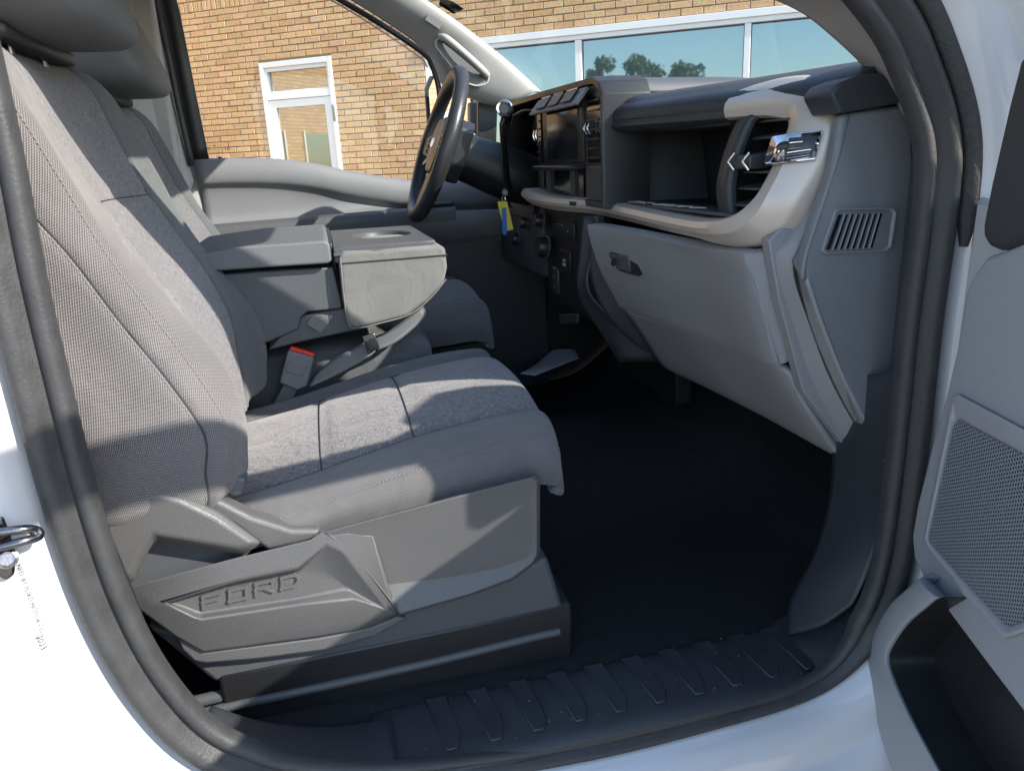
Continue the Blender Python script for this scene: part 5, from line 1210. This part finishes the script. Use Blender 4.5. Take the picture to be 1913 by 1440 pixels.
Gf = np.array([[q + n_*.030 + dv*.02, q + n_*.030 - dv*.03, q - n_*.030 - dv*.03, q - n_*.030 + dv*.02] for q, n_ in zip(Q, N)])
gridmesh('window_frame', Gf, MT['black'], pd, cu=True, caps=True)
prism('door_window', [dw(.12, .77, -.06), dw(.35, .98, -.06), dw(.62, 1.17, -.06), dw(.96, 1.21, -.06), dw(1.04, 1.0, -.06), dw(1.04, .79, -.06), dw(.62, .74, -.06), dw(.40, .70, -.06), dw(.12, .69, -.06)], dv*.004, MT['glass'], pd, bevel=0)
rbox('mirror_housing', (0, 0, 0), (.001, .001, .001), MT['black'], pd, p=4) if False else None
mhc = dw(.17, .93, -.36)
def mq(u, z, o): return mhc + du*u + A(0, 0, z) + dv*o
shellx('mirror_housing', [[mq(-.05, z*.8, o*.8) for o, z in mo], [mq(-.02, z, o) for o, z in mo], [mq(.06, z*1.05, o*1.05) for o, z in mo], [mq(.065, z*.95, o*.95) for o, z in mo]], MT['black'], pd, bevel=.006, close=True)
tube('mirror_support', [dw(.13, .86, -.10), mq(.02, -.06, .02)], .02, MT['black'], pd, 10)

# certification label on the door post
def LB_(u, v, lift=.0012):
    x = (3*(1-u) + 36*u)*(1-v) + (46*(1-u) + 84*u)*v; y = (1092*(1-u) + 1067*u)*(1-v) + (1246*(1-u) + 1202*u)*v
    return hit(x, y, lift)
lab = tp(gridmesh('certification_label', np.array([[LB_(u, v, .0008) for u in np.linspace(-.03, 1.12, 7)] for v in np.linspace(-.03, 1.05, 9)]), MT['white'], None))
V, Fs = [], []
for r_ in range(13):
    u = .05 + .066*r_; v = .04
    while v < .9:
        ln = .03 + .09*random.random(); ln = min(ln, .95-v); h_ = .028
        k = len(V); V += [LB_(u, v), LB_(u+h_, v), LB_(u+h_, v+ln), LB_(u, v+ln)]; Fs.append((k, k+1, k+2, k+3)); v += ln + .012 + .03*random.random()
MT['greyink'] = mat('grey_print', (.30, .30, .29), .6)
mesh('label_print', V, Fs, MT['greyink'], lab, smooth=False, kind='stuff')
ld = LB_(1.0, .95) - LB_(1.0, .05); ln_ = LB_(.9, .5) - LB_(.3, .5)
text('label_heading', 'MFD. BY FORD MOTOR CO.', LB_(1.05, .40, .004), ld, ln_, .0064, MT['ink'], lab, extrude=.0001)
text('label_year', '2023', LB_(.90, .95, .004), ld, ln_, .0085, MT['ink'], lab, extrude=.0001)

# grit and crumbs trodden into the carpet and lying on the sill
V, Fs = [], []
for _ in range(150):
    x, y = (random.uniform(-.05, .40), random.uniform(.15, .62)) if random.random() < .6 else (random.uniform(-.25, .33), random.uniform(.01, .12))
    z = -.010 if y > .13 else .006 + .0085*min(1, y/.085); q = random.uniform(.0005, .0014)
    k = len(V); V += [(x-q, y, z), (x+q*.4, y-q, z), (x+q, y+q*.6, z), (x, y+q, z), (x, y, z+q*1.3)]; Fs += [(k, k+1, k+4), (k+1, k+2, k+4), (k+2, k+3, k+4), (k+3, k, k+4)]
MT['grit'] = mat('grit', (.20, .19, .17), .9)
gr_ = mesh('floor_grit', V, Fs, MT['grit'], None, smooth=False, kind='stuff'); tag(gr_, 'small pale grit scattered over the dark carpet and sill', 'grit', kind='stuff')
